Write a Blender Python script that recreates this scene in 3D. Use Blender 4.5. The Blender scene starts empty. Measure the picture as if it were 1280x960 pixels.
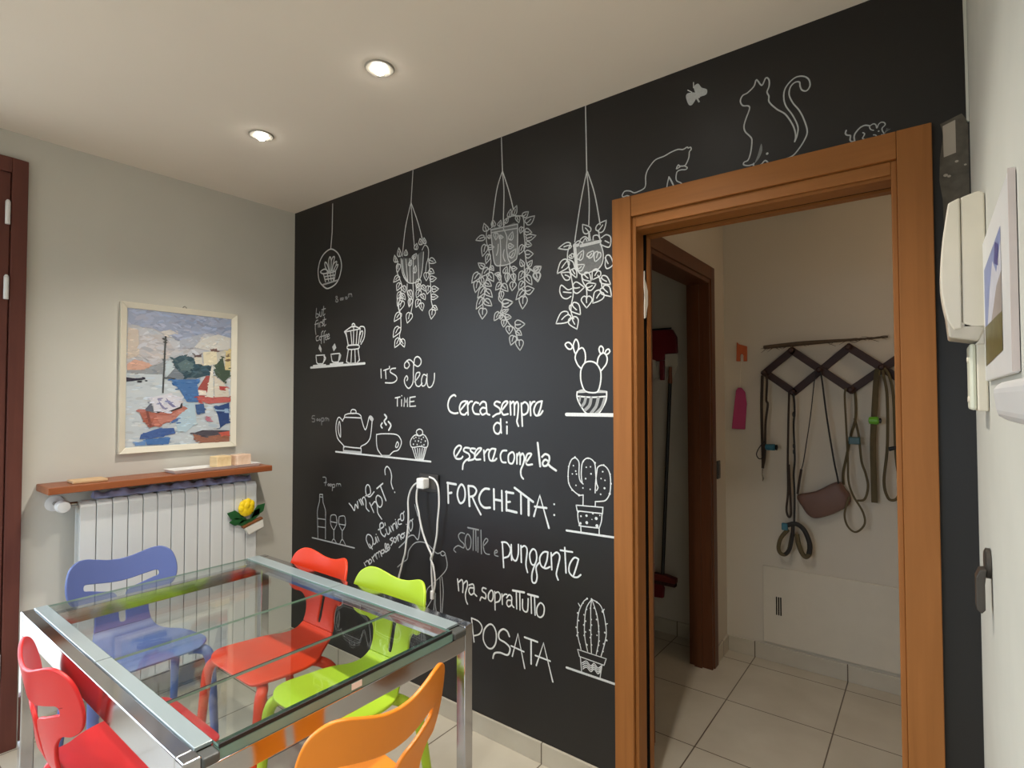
import bpy, bmesh, math, random
from mathutils import Vector, Matrix
from mathutils.geometry import delaunay_2d_cdt
PI = math.pi
random.seed(4)
scene = bpy.context.scene
COL = scene.collection

# ---------------------------------------------------------------- camera, sky, light, exposure
cam_data = bpy.data.cameras.new('camera')
cam = bpy.data.objects.new('camera', cam_data); COL.objects.link(cam)
cam_data.sensor_width = 36.0
cam_data.lens = 683.6234 / 1280 * 36
cam_data.clip_start = 0.01
YAW, PITCH, ROLL = 0.6522, 0.0262, -0.0012
fwd = Vector((-math.sin(YAW) * math.cos(PITCH), math.cos(YAW) * math.cos(PITCH), math.sin(PITCH)))
rgt = Vector((math.cos(YAW), math.sin(YAW), 0)); upv = rgt.cross(fwd)
r2 = rgt * math.cos(ROLL) + upv * math.sin(ROLL); u2 = -rgt * math.sin(ROLL) + upv * math.cos(ROLL)
cam.matrix_world = Matrix(((r2.x, u2.x, -fwd.x, 3.0324), (r2.y, u2.y, -fwd.y, -1.811), (r2.z, u2.z, -fwd.z, 1.4315), (0, 0, 0, 1)))
scene.camera = cam

scene.view_settings.view_transform = 'Standard'
scene.view_settings.look = 'None'
scene.view_settings.gamma = 1.0
scene.view_settings.use_curve_mapping = False
scene.view_settings.exposure = 1.08

world = bpy.data.worlds.new('sky'); scene.world = world
world.use_nodes = True
bg = world.node_tree.nodes['Background']
_wt = world.node_tree
_x = _wt.nodes.new('ShaderNodeSeparateXYZ'); _m = _wt.nodes.new('ShaderNodeMapRange'); _c = _wt.nodes.new('ShaderNodeMix'); _c.data_type = 'RGBA'
_tc = _wt.nodes.new('ShaderNodeTexCoord')
_wt.links.new(_tc.outputs['Generated'], _x.inputs[0]); _wt.links.new(_x.outputs[2], _m.inputs[0]); _m.inputs[1].default_value = -0.12; _m.inputs[2].default_value = 0.06
_wt.links.new(_m.outputs[0], _c.inputs['Factor']); _c.inputs['A'].default_value = (0.26, 0.26, 0.25, 1); _c.inputs['B'].default_value = (0.74, 0.86, 1.0, 1)
_wt.links.new(_c.outputs['Result'], bg.inputs[0])
SKY = 3.5
bg.inputs[1].default_value = SKY

def portal(name, loc, rot, sx, sy):
    l = bpy.data.lights.new(name, 'AREA'); l.shape = 'RECTANGLE'; l.size = sx; l.size_y = sy
    l.cycles.is_portal = True
    o = bpy.data.objects.new(name, l); COL.objects.link(o); o.location = loc; o.rotation_euler = rot
portal('window_daylight', (-0.12, -2.0, 1.2), (0, -PI / 2, 0), 2.3, 1.3)
portal('added_rear_daylight', (1.55, -3.86, 1.5), (PI / 2, 0, 0), 1.9, 1.4)  # sky light through the invented rear window
SPOT_W = 30.0

H = 2.55; W = 3.125; YB = -3.8

# ---------------------------------------------------------------- materials
def lin(c):
    return tuple(((v / 255) / 12.92 if v / 255 <= 0.04045 else ((v / 255 + 0.055) / 1.055) ** 2.4) for v in c)
MATS = {}
def mat(name, rgb, rough=0.5, metal=0.0, noise=0.06, nscale=12.0, spec=0.5, bump=0.0, stretch=(1, 1, 1), coat=0.0):
    if name in MATS: return MATS[name]
    m = bpy.data.materials.new(name); m.use_nodes = True
    nt = m.node_tree; b = nt.nodes['Principled BSDF']
    c = lin(rgb)
    tc = nt.nodes.new('ShaderNodeTexCoord'); mp = nt.nodes.new('ShaderNodeMapping'); mp.inputs['Scale'].default_value = stretch
    nz = nt.nodes.new('ShaderNodeTexNoise'); nz.inputs['Scale'].default_value = nscale; nz.inputs['Detail'].default_value = 4
    nt.links.new(tc.outputs['Object'], mp.inputs['Vector']); nt.links.new(mp.outputs['Vector'], nz.inputs['Vector'])
    rp = nt.nodes.new('ShaderNodeValToRGB')
    rp.color_ramp.elements[0].position = 0.3; rp.color_ramp.elements[1].position = 0.7
    rp.color_ramp.elements[0].color = tuple(v * (1 - noise) for v in c) + (1,)
    rp.color_ramp.elements[1].color = tuple(min(1, v * (1 + noise)) for v in c) + (1,)
    nt.links.new(nz.outputs['Fac'], rp.inputs['Fac']); nt.links.new(rp.outputs['Color'], b.inputs['Base Color'])
    b.inputs['Roughness'].default_value = rough; b.inputs['Metallic'].default_value = metal
    b.inputs['Specular IOR Level'].default_value = spec
    if coat: b.inputs['Coat Weight'].default_value = coat; b.inputs['Coat Roughness'].default_value = 0.1
    if bump:
        bp = nt.nodes.new('ShaderNodeBump'); bp.inputs['Strength'].default_value = bump; bp.inputs['Distance'].default_value = 0.002
        nt.links.new(nz.outputs['Fac'], bp.inputs['Height']); nt.links.new(bp.outputs['Normal'], b.inputs['Normal'])
    MATS[name] = m
    return m

def tile_mat():
    m = bpy.data.materials.new('beige_floor_tile'); m.use_nodes = True
    nt = m.node_tree; b = nt.nodes['Principled BSDF']; N = nt.nodes.new; L = nt.links.new
    g = N('ShaderNodeNewGeometry'); sx = N('ShaderNodeSeparateXYZ'); L(g.outputs['Position'], sx.inputs[0])
    def math_(op, a, bb=None):
        n = N('ShaderNodeMath'); n.operation = op
        if isinstance(a, float): n.inputs[0].default_value = a
        else: L(a, n.inputs[0])
        if bb is not None:
            if isinstance(bb, float): n.inputs[1].default_value = bb
            else: L(bb, n.inputs[1])
        return n.outputs[0]
    def line(o, off):
        f = math_('FRACT', math_('DIVIDE', math_('ADD', o, 44.0 - off), 0.44))
        d = math_('ABSOLUTE', math_('SUBTRACT', f, 0.5))
        return math_('GREATER_THAN', d, 0.5 - 0.0026 / 0.44)
    grout = math_('MAXIMUM', line(sx.outputs[0], 1.36), line(sx.outputs[1], 0.02))
    nz = N('ShaderNodeTexNoise'); nz.inputs['Scale'].default_value = 5; nz.inputs['Detail'].default_value = 6
    L(g.outputs['Position'], nz.inputs['Vector'])
    rp = N('ShaderNodeValToRGB'); rp.color_ramp.elements[0].position = .3; rp.color_ramp.elements[1].position = .7
    rp.color_ramp.elements[0].color = lin((180, 172, 156)) + (1,); rp.color_ramp.elements[1].color = lin((192, 185, 170)) + (1,)
    L(nz.outputs['Fac'], rp.inputs['Fac'])
    mx = N('ShaderNodeMix'); mx.data_type = 'RGBA'
    L(grout, mx.inputs['Factor']); L(rp.outputs['Color'], mx.inputs['A']); mx.inputs['B'].default_value = lin((92, 78, 64)) + (1,)
    L(mx.outputs['Result'], b.inputs['Base Color']); b.inputs['Roughness'].default_value = 0.33
    bp = N('ShaderNodeBump'); bp.inputs['Strength'].default_value = 0.4; bp.inputs['Distance'].default_value = 0.002; bp.invert = True
    L(grout, bp.inputs['Height']); L(bp.outputs['Normal'], b.inputs['Normal'])
    return m

def wood_mat(name, c1, c2, rough=0.35, axis='z'):
    m = bpy.data.materials.new(name); m.use_nodes = True
    nt = m.node_tree; b = nt.nodes['Principled BSDF']; N = nt.nodes.new; L = nt.links.new
    tc = N('ShaderNodeTexCoord'); mp = N('ShaderNodeMapping')
    mp.inputs['Scale'].default_value = {'z': (26, 26, 1.6), 'x': (1.6, 26, 26), 'y': (26, 1.6, 26)}[axis]
    nz = N('ShaderNodeTexNoise'); nz.inputs['Scale'].default_value = 1.4; nz.inputs['Detail'].default_value = 6; nz.inputs['Distortion'].default_value = 0.6
    rp = N('ShaderNodeValToRGB'); rp.color_ramp.elements[0].position = .3; rp.color_ramp.elements[1].position = .72
    rp.color_ramp.elements[0].color = lin(c1) + (1,); rp.color_ramp.elements[1].color = lin(c2) + (1,)
    L(tc.outputs['Object'], mp.inputs['Vector']); L(mp.outputs['Vector'], nz.inputs['Vector']); L(nz.outputs['Fac'], rp.inputs['Fac'])
    L(rp.outputs['Color'], b.inputs['Base Color']); b.inputs['Roughness'].default_value = rough; b.inputs['Specular IOR Level'].default_value = .28
    return m

def glass_mat(name, tint, ior=1.5):
    m = bpy.data.materials.new(name); m.use_nodes = True
    nt = m.node_tree; nt.nodes.remove(nt.nodes['Principled BSDF']); N = nt.nodes.new; L = nt.links.new
    out = nt.nodes['Material Output']
    t = N('ShaderNodeBsdfTransparent'); t.inputs[0].default_value = tint + (1,)
    g = N('ShaderNodeBsdfGlossy'); g.inputs['Roughness'].default_value = 0.015
    f0 = ((ior - 1) / (ior + 1)) ** 2
    lw = N('ShaderNodeLayerWeight'); lw.inputs['Blend'].default_value = 0.5
    pw = N('ShaderNodeMath'); pw.operation = 'POWER'; L(lw.outputs['Facing'], pw.inputs[0]); pw.inputs[1].default_value = 5.0
    f = N('ShaderNodeMath'); f.operation = 'MULTIPLY_ADD'; L(pw.outputs[0], f.inputs[0]); f.inputs[1].default_value = 1 - f0; f.inputs[2].default_value = f0
    mx = N('ShaderNodeMixShader'); L(f.outputs[0], mx.inputs[0]); L(t.outputs[0], mx.inputs[1]); L(g.outputs[0], mx.inputs[2])
    L(mx.outputs[0], out.inputs['Surface'])
    return m

def emit_mat(name, rgb, s):
    m = bpy.data.materials.new(name); m.use_nodes = True
    b = m.node_tree.nodes['Principled BSDF']
    b.inputs['Emission Color'].default_value = lin(rgb) + (1,); b.inputs['Emission Strength'].default_value = s
    return m

M_plaster = mat('warm_white_plaster', (205, 202, 192), 0.85, noise=0.025, nscale=3, bump=0.05)
M_ceil = mat('ceiling_paint', (234, 224, 210), 0.9, noise=0.02, nscale=2)
M_right = mat('greenish_white_plaster', (205, 205, 195), 0.8, noise=0.03, nscale=6, bump=0.1)
M_hall = mat('hall_plaster', (200, 192, 178), 0.85, noise=0.02, nscale=3)
M_black = mat('chalkboard_paint', (21, 19, 19), 0.42, noise=0.1, nscale=2.5, spec=0.5)
M_tile = tile_mat()
M_door = wood_mat('orange_brown_door_wood', (140, 88, 40), (154, 98, 48), 0.5)
M_doorx = wood_mat('orange_brown_lintel_wood', (140, 88, 40), (154, 98, 48), 0.5, 'x')
M_hdoor = wood_mat('brown_hall_door_wood', (86, 50, 30), (98, 58, 36), 0.4)
M_dark = mat('painted_slot_shade', (8, 6, 5), 0.9, spec=.1)  # near-black colour stands for the shade inside slots
M_shut = wood_mat('dark_red_brown_window_wood', (92, 52, 44), (104, 60, 50), 0.45)
M_shelf = wood_mat('reddish_shelf_wood', (140, 78, 44), (156, 90, 54), 0.35, 'y')
M_chrome = mat('chrome', (190, 190, 194), 0.1, 1.0, noise=0.01)
M_steel = mat('brushed_steel', (176, 172, 164), 0.25, 1.0, noise=0.03)
M_cream = mat('cream_plastic', (222, 214, 196), 0.4, noise=0.02)
M_white = mat('white_plastic', (228, 228, 226), 0.35, noise=0.02)
M_wfin = mat('white_radiator_enamel', (216, 218, 216), 0.35, noise=0.015)
M_frame = mat('ivory_frame_wood', (226, 220, 202), 0.5, noise=0.03)
M_glass = glass_mat('clear_glass', (0.93, 0.965, 0.955))
M_pane = glass_mat('window_glass', (0.95, 0.97, 0.98), 1.45)
M_gedge = mat('green_glass_edge', (120, 150, 138), 0.15, noise=0.05)
M_strip = mat('pale_painted_glass_strip', (142, 154, 156), 0.14, noise=0.01, coat=0.5)
M_rubber = mat('black_rubber', (24, 24, 24), 0.6)
M_greycap = mat('grey_end_cap', (74, 76, 74), 0.45)

# ---------------------------------------------------------------- mesh helpers
def link(o, parent=None):
    COL.objects.link(o)
    if parent is not None: o.parent = parent
    return o
class MB:
    def __init__(s): s.v = []; s.f = []; s.mi = []
    def add(s, verts, faces, mi=0):
        n = len(s.v); s.v += [tuple(v) for v in verts]
        for f in faces: s.f.append(tuple(i + n for i in f)); s.mi.append(mi)
        return s
    def box(s, a, b, mi=0):
        (x0, y0, z0), (x1, y1, z1) = a, b
        v = [(x0, y0, z0), (x1, y0, z0), (x1, y1, z0), (x0, y1, z0), (x0, y0, z1), (x1, y0, z1), (x1, y1, z1), (x0, y1, z1)]
        return s.add(v, [(0, 3, 2, 1), (4, 5, 6, 7), (0, 1, 5, 4), (1, 2, 6, 5), (2, 3, 7, 6), (3, 0, 4, 7)], mi)
    def obox(s, c, ax, ay, az, mi=0):
        c = Vector(c); ax, ay, az = Vector(ax), Vector(ay), Vector(az); v = []
        for k in (-1, 1):
            for i, j in ((-1, -1), (1, -1), (1, 1), (-1, 1)): v.append(c + ax * i + ay * j + az * k)
        return s.add(v, [(0, 3, 2, 1), (4, 5, 6, 7), (0, 1, 5, 4), (1, 2, 6, 5), (2, 3, 7, 6), (3, 0, 4, 7)], mi)
    def prism(s, poly, off, mi=0):
        """poly: list of 3D points in a plane, off: extrusion vector"""
        n = len(poly); off = Vector(off)
        v = [Vector(p) for p in poly] + [Vector(p) + off for p in poly]
        f = [tuple(range(n - 1, -1, -1)), tuple(range(n, 2 * n))]
        f += [(i, (i + 1) % n, n + (i + 1) % n, n + i) for i in range(n)]
        return s.add(v, f, mi)
    def tube(s, path, rad, seg=10, closed=False, mi=0, flat=1.0, flat_axis=None):
        P = [Vector(p) for p in path]; n = len(P)
        R = rad if isinstance(rad, (list, tuple)) else [rad] * n
        base = len(s.v); prev = None
        for i in range(n):
            if closed: t = P[(i + 1) % n] - P[i - 1]
            else: t = P[min(i + 1, n - 1)] - P[max(i - 1, 0)]
            if t.length < 1e-9: t = Vector((0, 0, 1))
            t.normalize()
            if flat_axis is not None: a = Vector(flat_axis)
            elif prev is None: a = Vector((0, 0, 1)) if abs(t.z) < 0.9 else Vector((1, 0, 0))
            else: a = prev
            a = a - t * a.dot(t)
            if a.length < 1e-6: a = Vector((1, 0, 0)) - t * t.x
            a.normalize(); b = t.cross(a); prev = a
            for k in range(seg):
                th = 2 * PI * k / seg
                s.v.append(tuple(P[i] + a * (math.cos(th) * R[i] * flat) + b * (math.sin(th) * R[i])))
        m = n if closed else n - 1
        for i in range(m):
            j = (i + 1) % n
            for k in range(seg):
                l = (k + 1) % seg
                s.f.append((base + i * seg + k, base + i * seg + l, base + j * seg + l, base + j * seg + k)); s.mi.append(mi)
        if not closed:
            s.f.append(tuple(base + k for k in range(seg - 1, -1, -1))); s.mi.append(mi)
            s.f.append(tuple(base + (n - 1) * seg + k for k in range(seg))); s.mi.append(mi)
        return s
    def lathe(s, prof, seg=24, origin=(0, 0, 0), axis='z', mi=0):
        """prof: list of (r, h)"""
        base = len(s.v); o = Vector(origin)
        for r, h in prof:
            for k in range(seg):
                c, d = math.cos(2 * PI * k / seg) * r, math.sin(2 * PI * k / seg) * r
                p = {'z': Vector((c, d, h)), 'x': Vector((h, c, d)), 'y': Vector((d, h, c))}[axis]
                s.v.append(tuple(o + p))
        for i in range(len(prof) - 1):
            for k in range(seg):
                l = (k + 1) % seg
                s.f.append((base + i * seg + k, base + i * seg + l, base + (i + 1) * seg + l, base + (i + 1) * seg + k)); s.mi.append(mi)
        s.f.append(tuple(base + k for k in range(seg - 1, -1, -1))); s.mi.append(mi)
        e = base + (len(prof) - 1) * seg
        s.f.append(tuple(e + k for k in range(seg))); s.mi.append(mi)
        return s
    def blob(s, c, r, seg=16, rings=10, mi=0, fn=None):
        """ellipsoid with optional radius function"""
        base = len(s.v); c = Vector(c); r = Vector(r)
        for i in range(rings + 1):
            ph = PI * i / rings
            for k in range(seg):
                th = 2 * PI * k / seg
                q = fn(ph, th) if fn else 1.0
                s.v.append((c.x + r.x * q * math.sin(ph) * math.cos(th), c.y + r.y * q * math.sin(ph) * math.sin(th), c.z + r.z * q * math.cos(ph)))
        for i in range(rings):
            for k in range(seg):
                l = (k + 1) % seg
                s.f.append((base + i * seg + k, base + (i + 1) * seg + k, base + (i + 1) * seg + l, base + i * seg + l)); s.mi.append(mi)
        return s
    def build(s, name, mats, parent=None, bevel=0.0, smooth=False, seg=2):
        me = bpy.data.meshes.new(name); me.from_pydata(s.v, [], s.f)
        for m in (mats if isinstance(mats, (list, tuple)) else [mats]): me.materials.append(m)
        me.polygons.foreach_set('material_index', s.mi)
        bm = bmesh.new(); bm.from_mesh(me); bmesh.ops.remove_doubles(bm, verts=bm.verts, dist=1e-6)
        bmesh.ops.recalc_face_normals(bm, faces=bm.faces); bm.to_mesh(me); bm.free()
        if smooth:
            me.polygons.foreach_set('use_smooth', [True] * len(me.polygons)); me.set_sharp_from_angle(angle=math.radians(42))
        me.update()
        o = link(bpy.data.objects.new(name, me), parent)
        if bevel:
            b = o.modifiers.new('bevel', 'BEVEL'); b.width = bevel; b.segments = seg; b.limit_method = 'ANGLE'; b.angle_limit = math.radians(40)
        return o
def catmull(P, n=6, closed=False):
    P = [Vector(p) for p in P]
    if len(P) < 3 and not closed: return P
    out = []; m = len(P)
    for i in range(m if closed else m - 1):
        if closed: a, b, c, d = P[i - 1], P[i], P[(i + 1) % m], P[(i + 2) % m]
        else: a, b, c, d = P[max(i - 1, 0)], P[i], P[i + 1], P[min(i + 2, m - 1)]
        for k in range(n):
            t = k / n
            out.append(0.5 * ((2 * b) + (c - a) * t + (2 * a - 5 * b + 4 * c - d) * t * t + (3 * b - a - 3 * c + d) * t ** 3))
    if not closed: out.append(P[-1])
    return out
def tag(o, label, cat, group=None):
    o['label'] = label; o['category'] = cat
    if group: o['group'] = group
    return o
def thing(name, label, cat, loc=(0, 0, 0), rz=0.0, group=None):
    o = bpy.data.objects.new(name, None); COL.objects.link(o); o.location = loc; o.rotation_euler = (0, 0, rz); o.empty_display_size = 0.05
    return tag(o, label, cat, group)
def structure(o, label=None):
    o['kind'] = 'structure'
    if label: o['label'] = label
    return o
def empty_structure(name, label):
    o = bpy.data.objects.new(name, None); COL.objects.link(o); o.empty_display_size = 0.05
    return structure(o, label)

# ---------------------------------------------------------------- room shell
T = 0.13                                        # thickness of the chalkboard wall
DX0, DX1, DZ = 2.197, 2.972, 2.045              # doorway in it
HX0, HX1, HY = 0.9, 4.2, 1.448                  # hall and closet behind
mb = MB(); mb.box((-0.2, YB, -0.1), (W + 0.15, T, 0)); mb.box((HX0 - .1, T, -0.1), (HX1 + .1, HY + .1, 0))
floor = structure(mb.build('floor', M_tile), 'beige square tiled floor')
mb = MB(); mb.box((-0.15, YB, H), (W + 0.15, T, H + 0.1)); mb.box((HX0 - .1, T, H), (HX1 + .1, HY + .1, H + .1))
structure(mb.build('ceiling', M_ceil), 'plain warm white ceiling')

# left wall with the balcony door opening
WY0, WY1, WZ = -2.65, -1.285, 2.37
mb = MB(); mb.box((-0.15, WY1, 0), (0, T, H)); mb.box((-0.15, YB, 0), (0, WY0, H)); mb.box((-0.15, WY0, WZ), (0, WY1, H))
structure(mb.build('wall_left', M_plaster), 'warm white wall with the harbour painting and the radiator')
# right wall
mb = MB(); mb.box((W, YB, 0), (W + 0.15, T, H))
structure(mb.build('wall_right', M_right), 'white plastered wall at the right edge')
# rear wall with an invented window opening that lets in extra daylight
mb = MB(); mb.box((-.15, YB - .12, 0), (0.6, YB, H)); mb.box((2.5, YB - .12, 0), (W + .15, YB, H)); mb.box((0.6, YB - .12, 0), (2.5, YB, 0.8)); mb.box((0.6, YB - .12, 2.2), (2.5, YB, H))
structure(mb.build('wall_rear', M_plaster), 'wall behind the viewer with a wide window opening added for daylight')
# chalkboard wall: black room side, pale hall side
mb = MB()
def slab(x0, x1, z0, z1):
    v = [(x0, 0, z0), (x1, 0, z0), (x1, 0, z1), (x0, 0, z1), (x0, T, z0), (x1, T, z0), (x1, T, z1), (x0, T, z1)]
    mb.add(v, [(0, 1, 2, 3)], 0); mb.add(v, [(5, 4, 7, 6), (0, 3, 7, 4), (1, 5, 6, 2), (3, 2, 6, 7), (0, 4, 5, 1)], 1)
slab(0, DX0, 0, H); slab(DX1, W, 0, H); slab(DX0, DX1, DZ, H)
slab_me = mb.build('wall_back', [M_black, M_hall])
wall_back = structure(slab_me, 'black chalkboard wall covered in white chalk drawings and lettering')
# hall shell
structure(MB().box((HX0 - .1, HY, 0), (HX1 + .1, HY + .1, H)).build('wall_hall_far', M_hall), 'pale hall wall seen through the doorway')
mb = MB(); HW0, HW1 = 1.99, 2.09; HD0, HD1, HDZ = 0.367, 1.165, 2.07
mb.box((HW0, T, 0), (HW1, HD0, H)); mb.box((HW0, HD1, 0), (HW1, HY, H)); mb.box((HW0, HD0, HDZ), (HW1, HD1, H))
structure(mb.build('wall_hall_left', M_hall), 'short pale hall wall around the inner brown door frame')
structure(MB().box((HX0 - .1, T, 0), (HX0, HY, H)).build('wall_closet_left', M_hall))
structure(MB().box((HX1, T, 0), (HX1 + .1, HY, H)).build('wall_hall_right', M_hall))
mb = MB(); mb.box((HX0 - .1, 0.06, 0), (0, T, H)) if HX0 < 0 else None
structure(MB().box((W + .15, T - .1, 0), (HX1 + .1, T, H)).build('wall_hall_near', M_hall))

# tile baseboards
mb = MB(); mb.box((0.001, -0.011, 0), (2.12, 0, 0.08)); structure(mb.build('baseboard_back', M_tile, bevel=.002), 'beige tile skirting under the chalkboard wall')
structure(MB().box((0, -1.22, 0), (0.011, -0.012, 0.08)).build('baseboard_left', M_tile, bevel=.002))
structure(MB().box((HW1 + .0, HY - .011, 0), (HX1, HY, 0.085)).build('baseboard_hall_far', M_tile, bevel=.002), 'beige tile skirting along the far hall wall')
structure(MB().box((HW1, 1.23, 0), (HW1 + .011, HY - .012, 0.085)).build('baseboard_hall_left', M_tile, bevel=.002))
structure(MB().box((HX0, HY - .011, 0), (HW0 - .01, HY, 0.085)).build('baseboard_closet', M_tile, bevel=.002))

# ---------------------------------------------------------------- door frame of the chalkboard wall (sliding door pocket)
door = empty_structure('door_1', 'wide orange brown wooden door frame in the chalkboard wall')
CX0, CX1, CZ = 2.1255, 3.0482, 2.152
mb = MB(); mb.box((CX0, -0.024, 0), (CX0 + .072, 0, CZ)); mb.build('casing', M_door, door, bevel=.002)
mb = MB(); mb.box((CX1 - .076, -0.024, 0), (CX1, 0, CZ)); mb.build('casing', M_door, door, bevel=.002)
mb = MB(); mb.box((CX0 + .0725, -0.022, CZ - .074), (CX1 - .0765, 0, CZ)); mb.build('casing', M_doorx, door, bevel=.002)
mb = MB()
mb.box((CX0 + .0725, -0.010, 0), (DX0 + .014, 0.004, DZ + .032)); mb.box((DX1 - .014, -0.010, 0), (CX1 - .0765, 0.004, DZ + .032))
mb.build('inner_moulding', M_door, door, bevel=.002)
MB().box((DX0 + .014, -0.010, DZ - .004), (DX1 - .014, 0.004, DZ + .032)).build('inner_moulding', M_doorx, door, bevel=.002)
# jambs; a near-black block paints the slot's shade between front and back lining
mb = MB(); mb.box((DX0, 0.004, 0), (DX0 + .004, 0.077, DZ)); mb.box((DX0, 0.110, 0), (DX0 + .004, T + .012, DZ)); mb.build('jamb', M_door, door)
MB().box((DX0 - .03, 0.077, 0), (DX0 + .0015, 0.110, DZ)).build('sliding_slot', M_dark, door)
MB().box((DX1 - .012, 0.004, 0), (DX1, T + .012, DZ)).build('jamb', M_door, door)
mb = MB(); mb.box((DX0 + .004, 0.004, DZ - .012), (DX1 - .012, 0.077, DZ)); mb.box((DX0 + .004, 0.110, DZ - .012), (DX1 - .012, T + .012, DZ)); mb.build('head_lining', M_doorx, door)
MB().box((DX0 + .004, 0.077, DZ - .003), (DX1 - .012, 0.110, DZ)).build('sliding_slot', M_dark, door)

# inner hall door frame
hd = empty_structure('door_2', 'dark brown inner door frame on the short hall wall')
mb = MB(); mb.box((HW1, HD0 - .07, 0), (HW1 + .018, HD0, HDZ + .07)); mb.build('casing', M_hdoor, hd, bevel=.002)
mb = MB(); mb.box((HW1, HD1, 0), (HW1 + .018, HD1 + .06, HDZ + .07)); mb.build('casing', M_hdoor, hd, bevel=.002)
mb = MB(); mb.box((HW1, HD0, HDZ), (HW1 + .018, HD1, HDZ + .07)); mb.build('casing', M_hdoor, hd, bevel=.002)
mb = MB(); mb.box((HW0 - .01, HD1 - .022, 0), (HW1 + .012, HD1, HDZ)); mb.box((HW0 - .01, HD0, 0), (HW1 + .012, HD0 + .022, HDZ)); mb.build('jamb', M_hdoor, hd, bevel=.002)
MB().box((HW0 - .01, HD0 + .022, HDZ - .022), (HW1 + .012, HD1 - .022, HDZ)).build('head_lining', M_hdoor, hd, bevel=.002)
mb = MB(); mb.box((HW0 + .02, HD1 - .034, 0), (HW0 + .06, HD1 - .022, HDZ - .022)); mb.build('stop_bead', M_hdoor, hd)

# balcony door on the left wall
wd = empty_structure('window_1', 'tall dark red brown balcony door frame at the left edge')
mb = MB(); mb.box((0, WY1, 0), (0.03, WY1 + .052, WZ + .06)); mb.box((0, WY0 - .055, 0), (.03, WY0, WZ + .06)); mb.box((0, WY0, WZ), (.03, WY1, WZ + .06)); mb.build('casing', M_shut, wd, bevel=.003)
mb = MB(); mb.box((-0.03, WY1 - .075, 0.02), (0.02, WY1 - .002, WZ - .002)); mb.box((-.03, WY0 + .002, 0.02), (.02, WY0 + .075, WZ - .002)); mb.box((-.03, WY0 + .075, WZ - .075), (.02, WY1 - .075, WZ - .002)); mb.box((-.03, WY0 + .075, 0.02), (.02, WY1 - .075, 0.2)); mb.box((-.03, -2.0, .2), (.02, -1.93, WZ - .075)); mb.build('sash', M_shut, wd, bevel=.003)
MB().box((-0.008, WY0 + .07, .19), (-.003, WY1 - .07, WZ - .07)).build('pane', M_pane, wd)
for hz in (2.195, 1.885, 0.35):
    mb = MB(); mb.tube([(.034, WY1 - .012, hz - .045), (.034, WY1 - .012, hz + .045)], .0085, 12); mb.lathe([(.006, .045), (.009, .047), (.004, .056)], 12, (.034, WY1 - .012, hz)); mb.build('hinge', M_white, wd, smooth=True)
# invented rear window, added to raise the room's brightness
wr = empty_structure('added_window', 'wide unseen window added behind the viewer for daylight')
mb = MB(); mb.box((.6, YB - .1, .8), (.66, YB - .03, 2.2)); mb.box((2.44, YB - .1, .8), (2.5, YB - .03, 2.2)); mb.box((.66, YB - .1, .8), (2.44, YB - .03, .86)); mb.box((.66, YB - .1, 2.14), (2.44, YB - .03, 2.2)); mb.box((1.51, YB - .1, .86), (1.59, YB - .03, 2.14)); mb.build('window_frame', M_shut, wr, bevel=.003)
MB().box((.65, YB - .07, .85), (2.45, YB - .064, 2.15)).build('pane', M_pane, wr)

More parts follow.
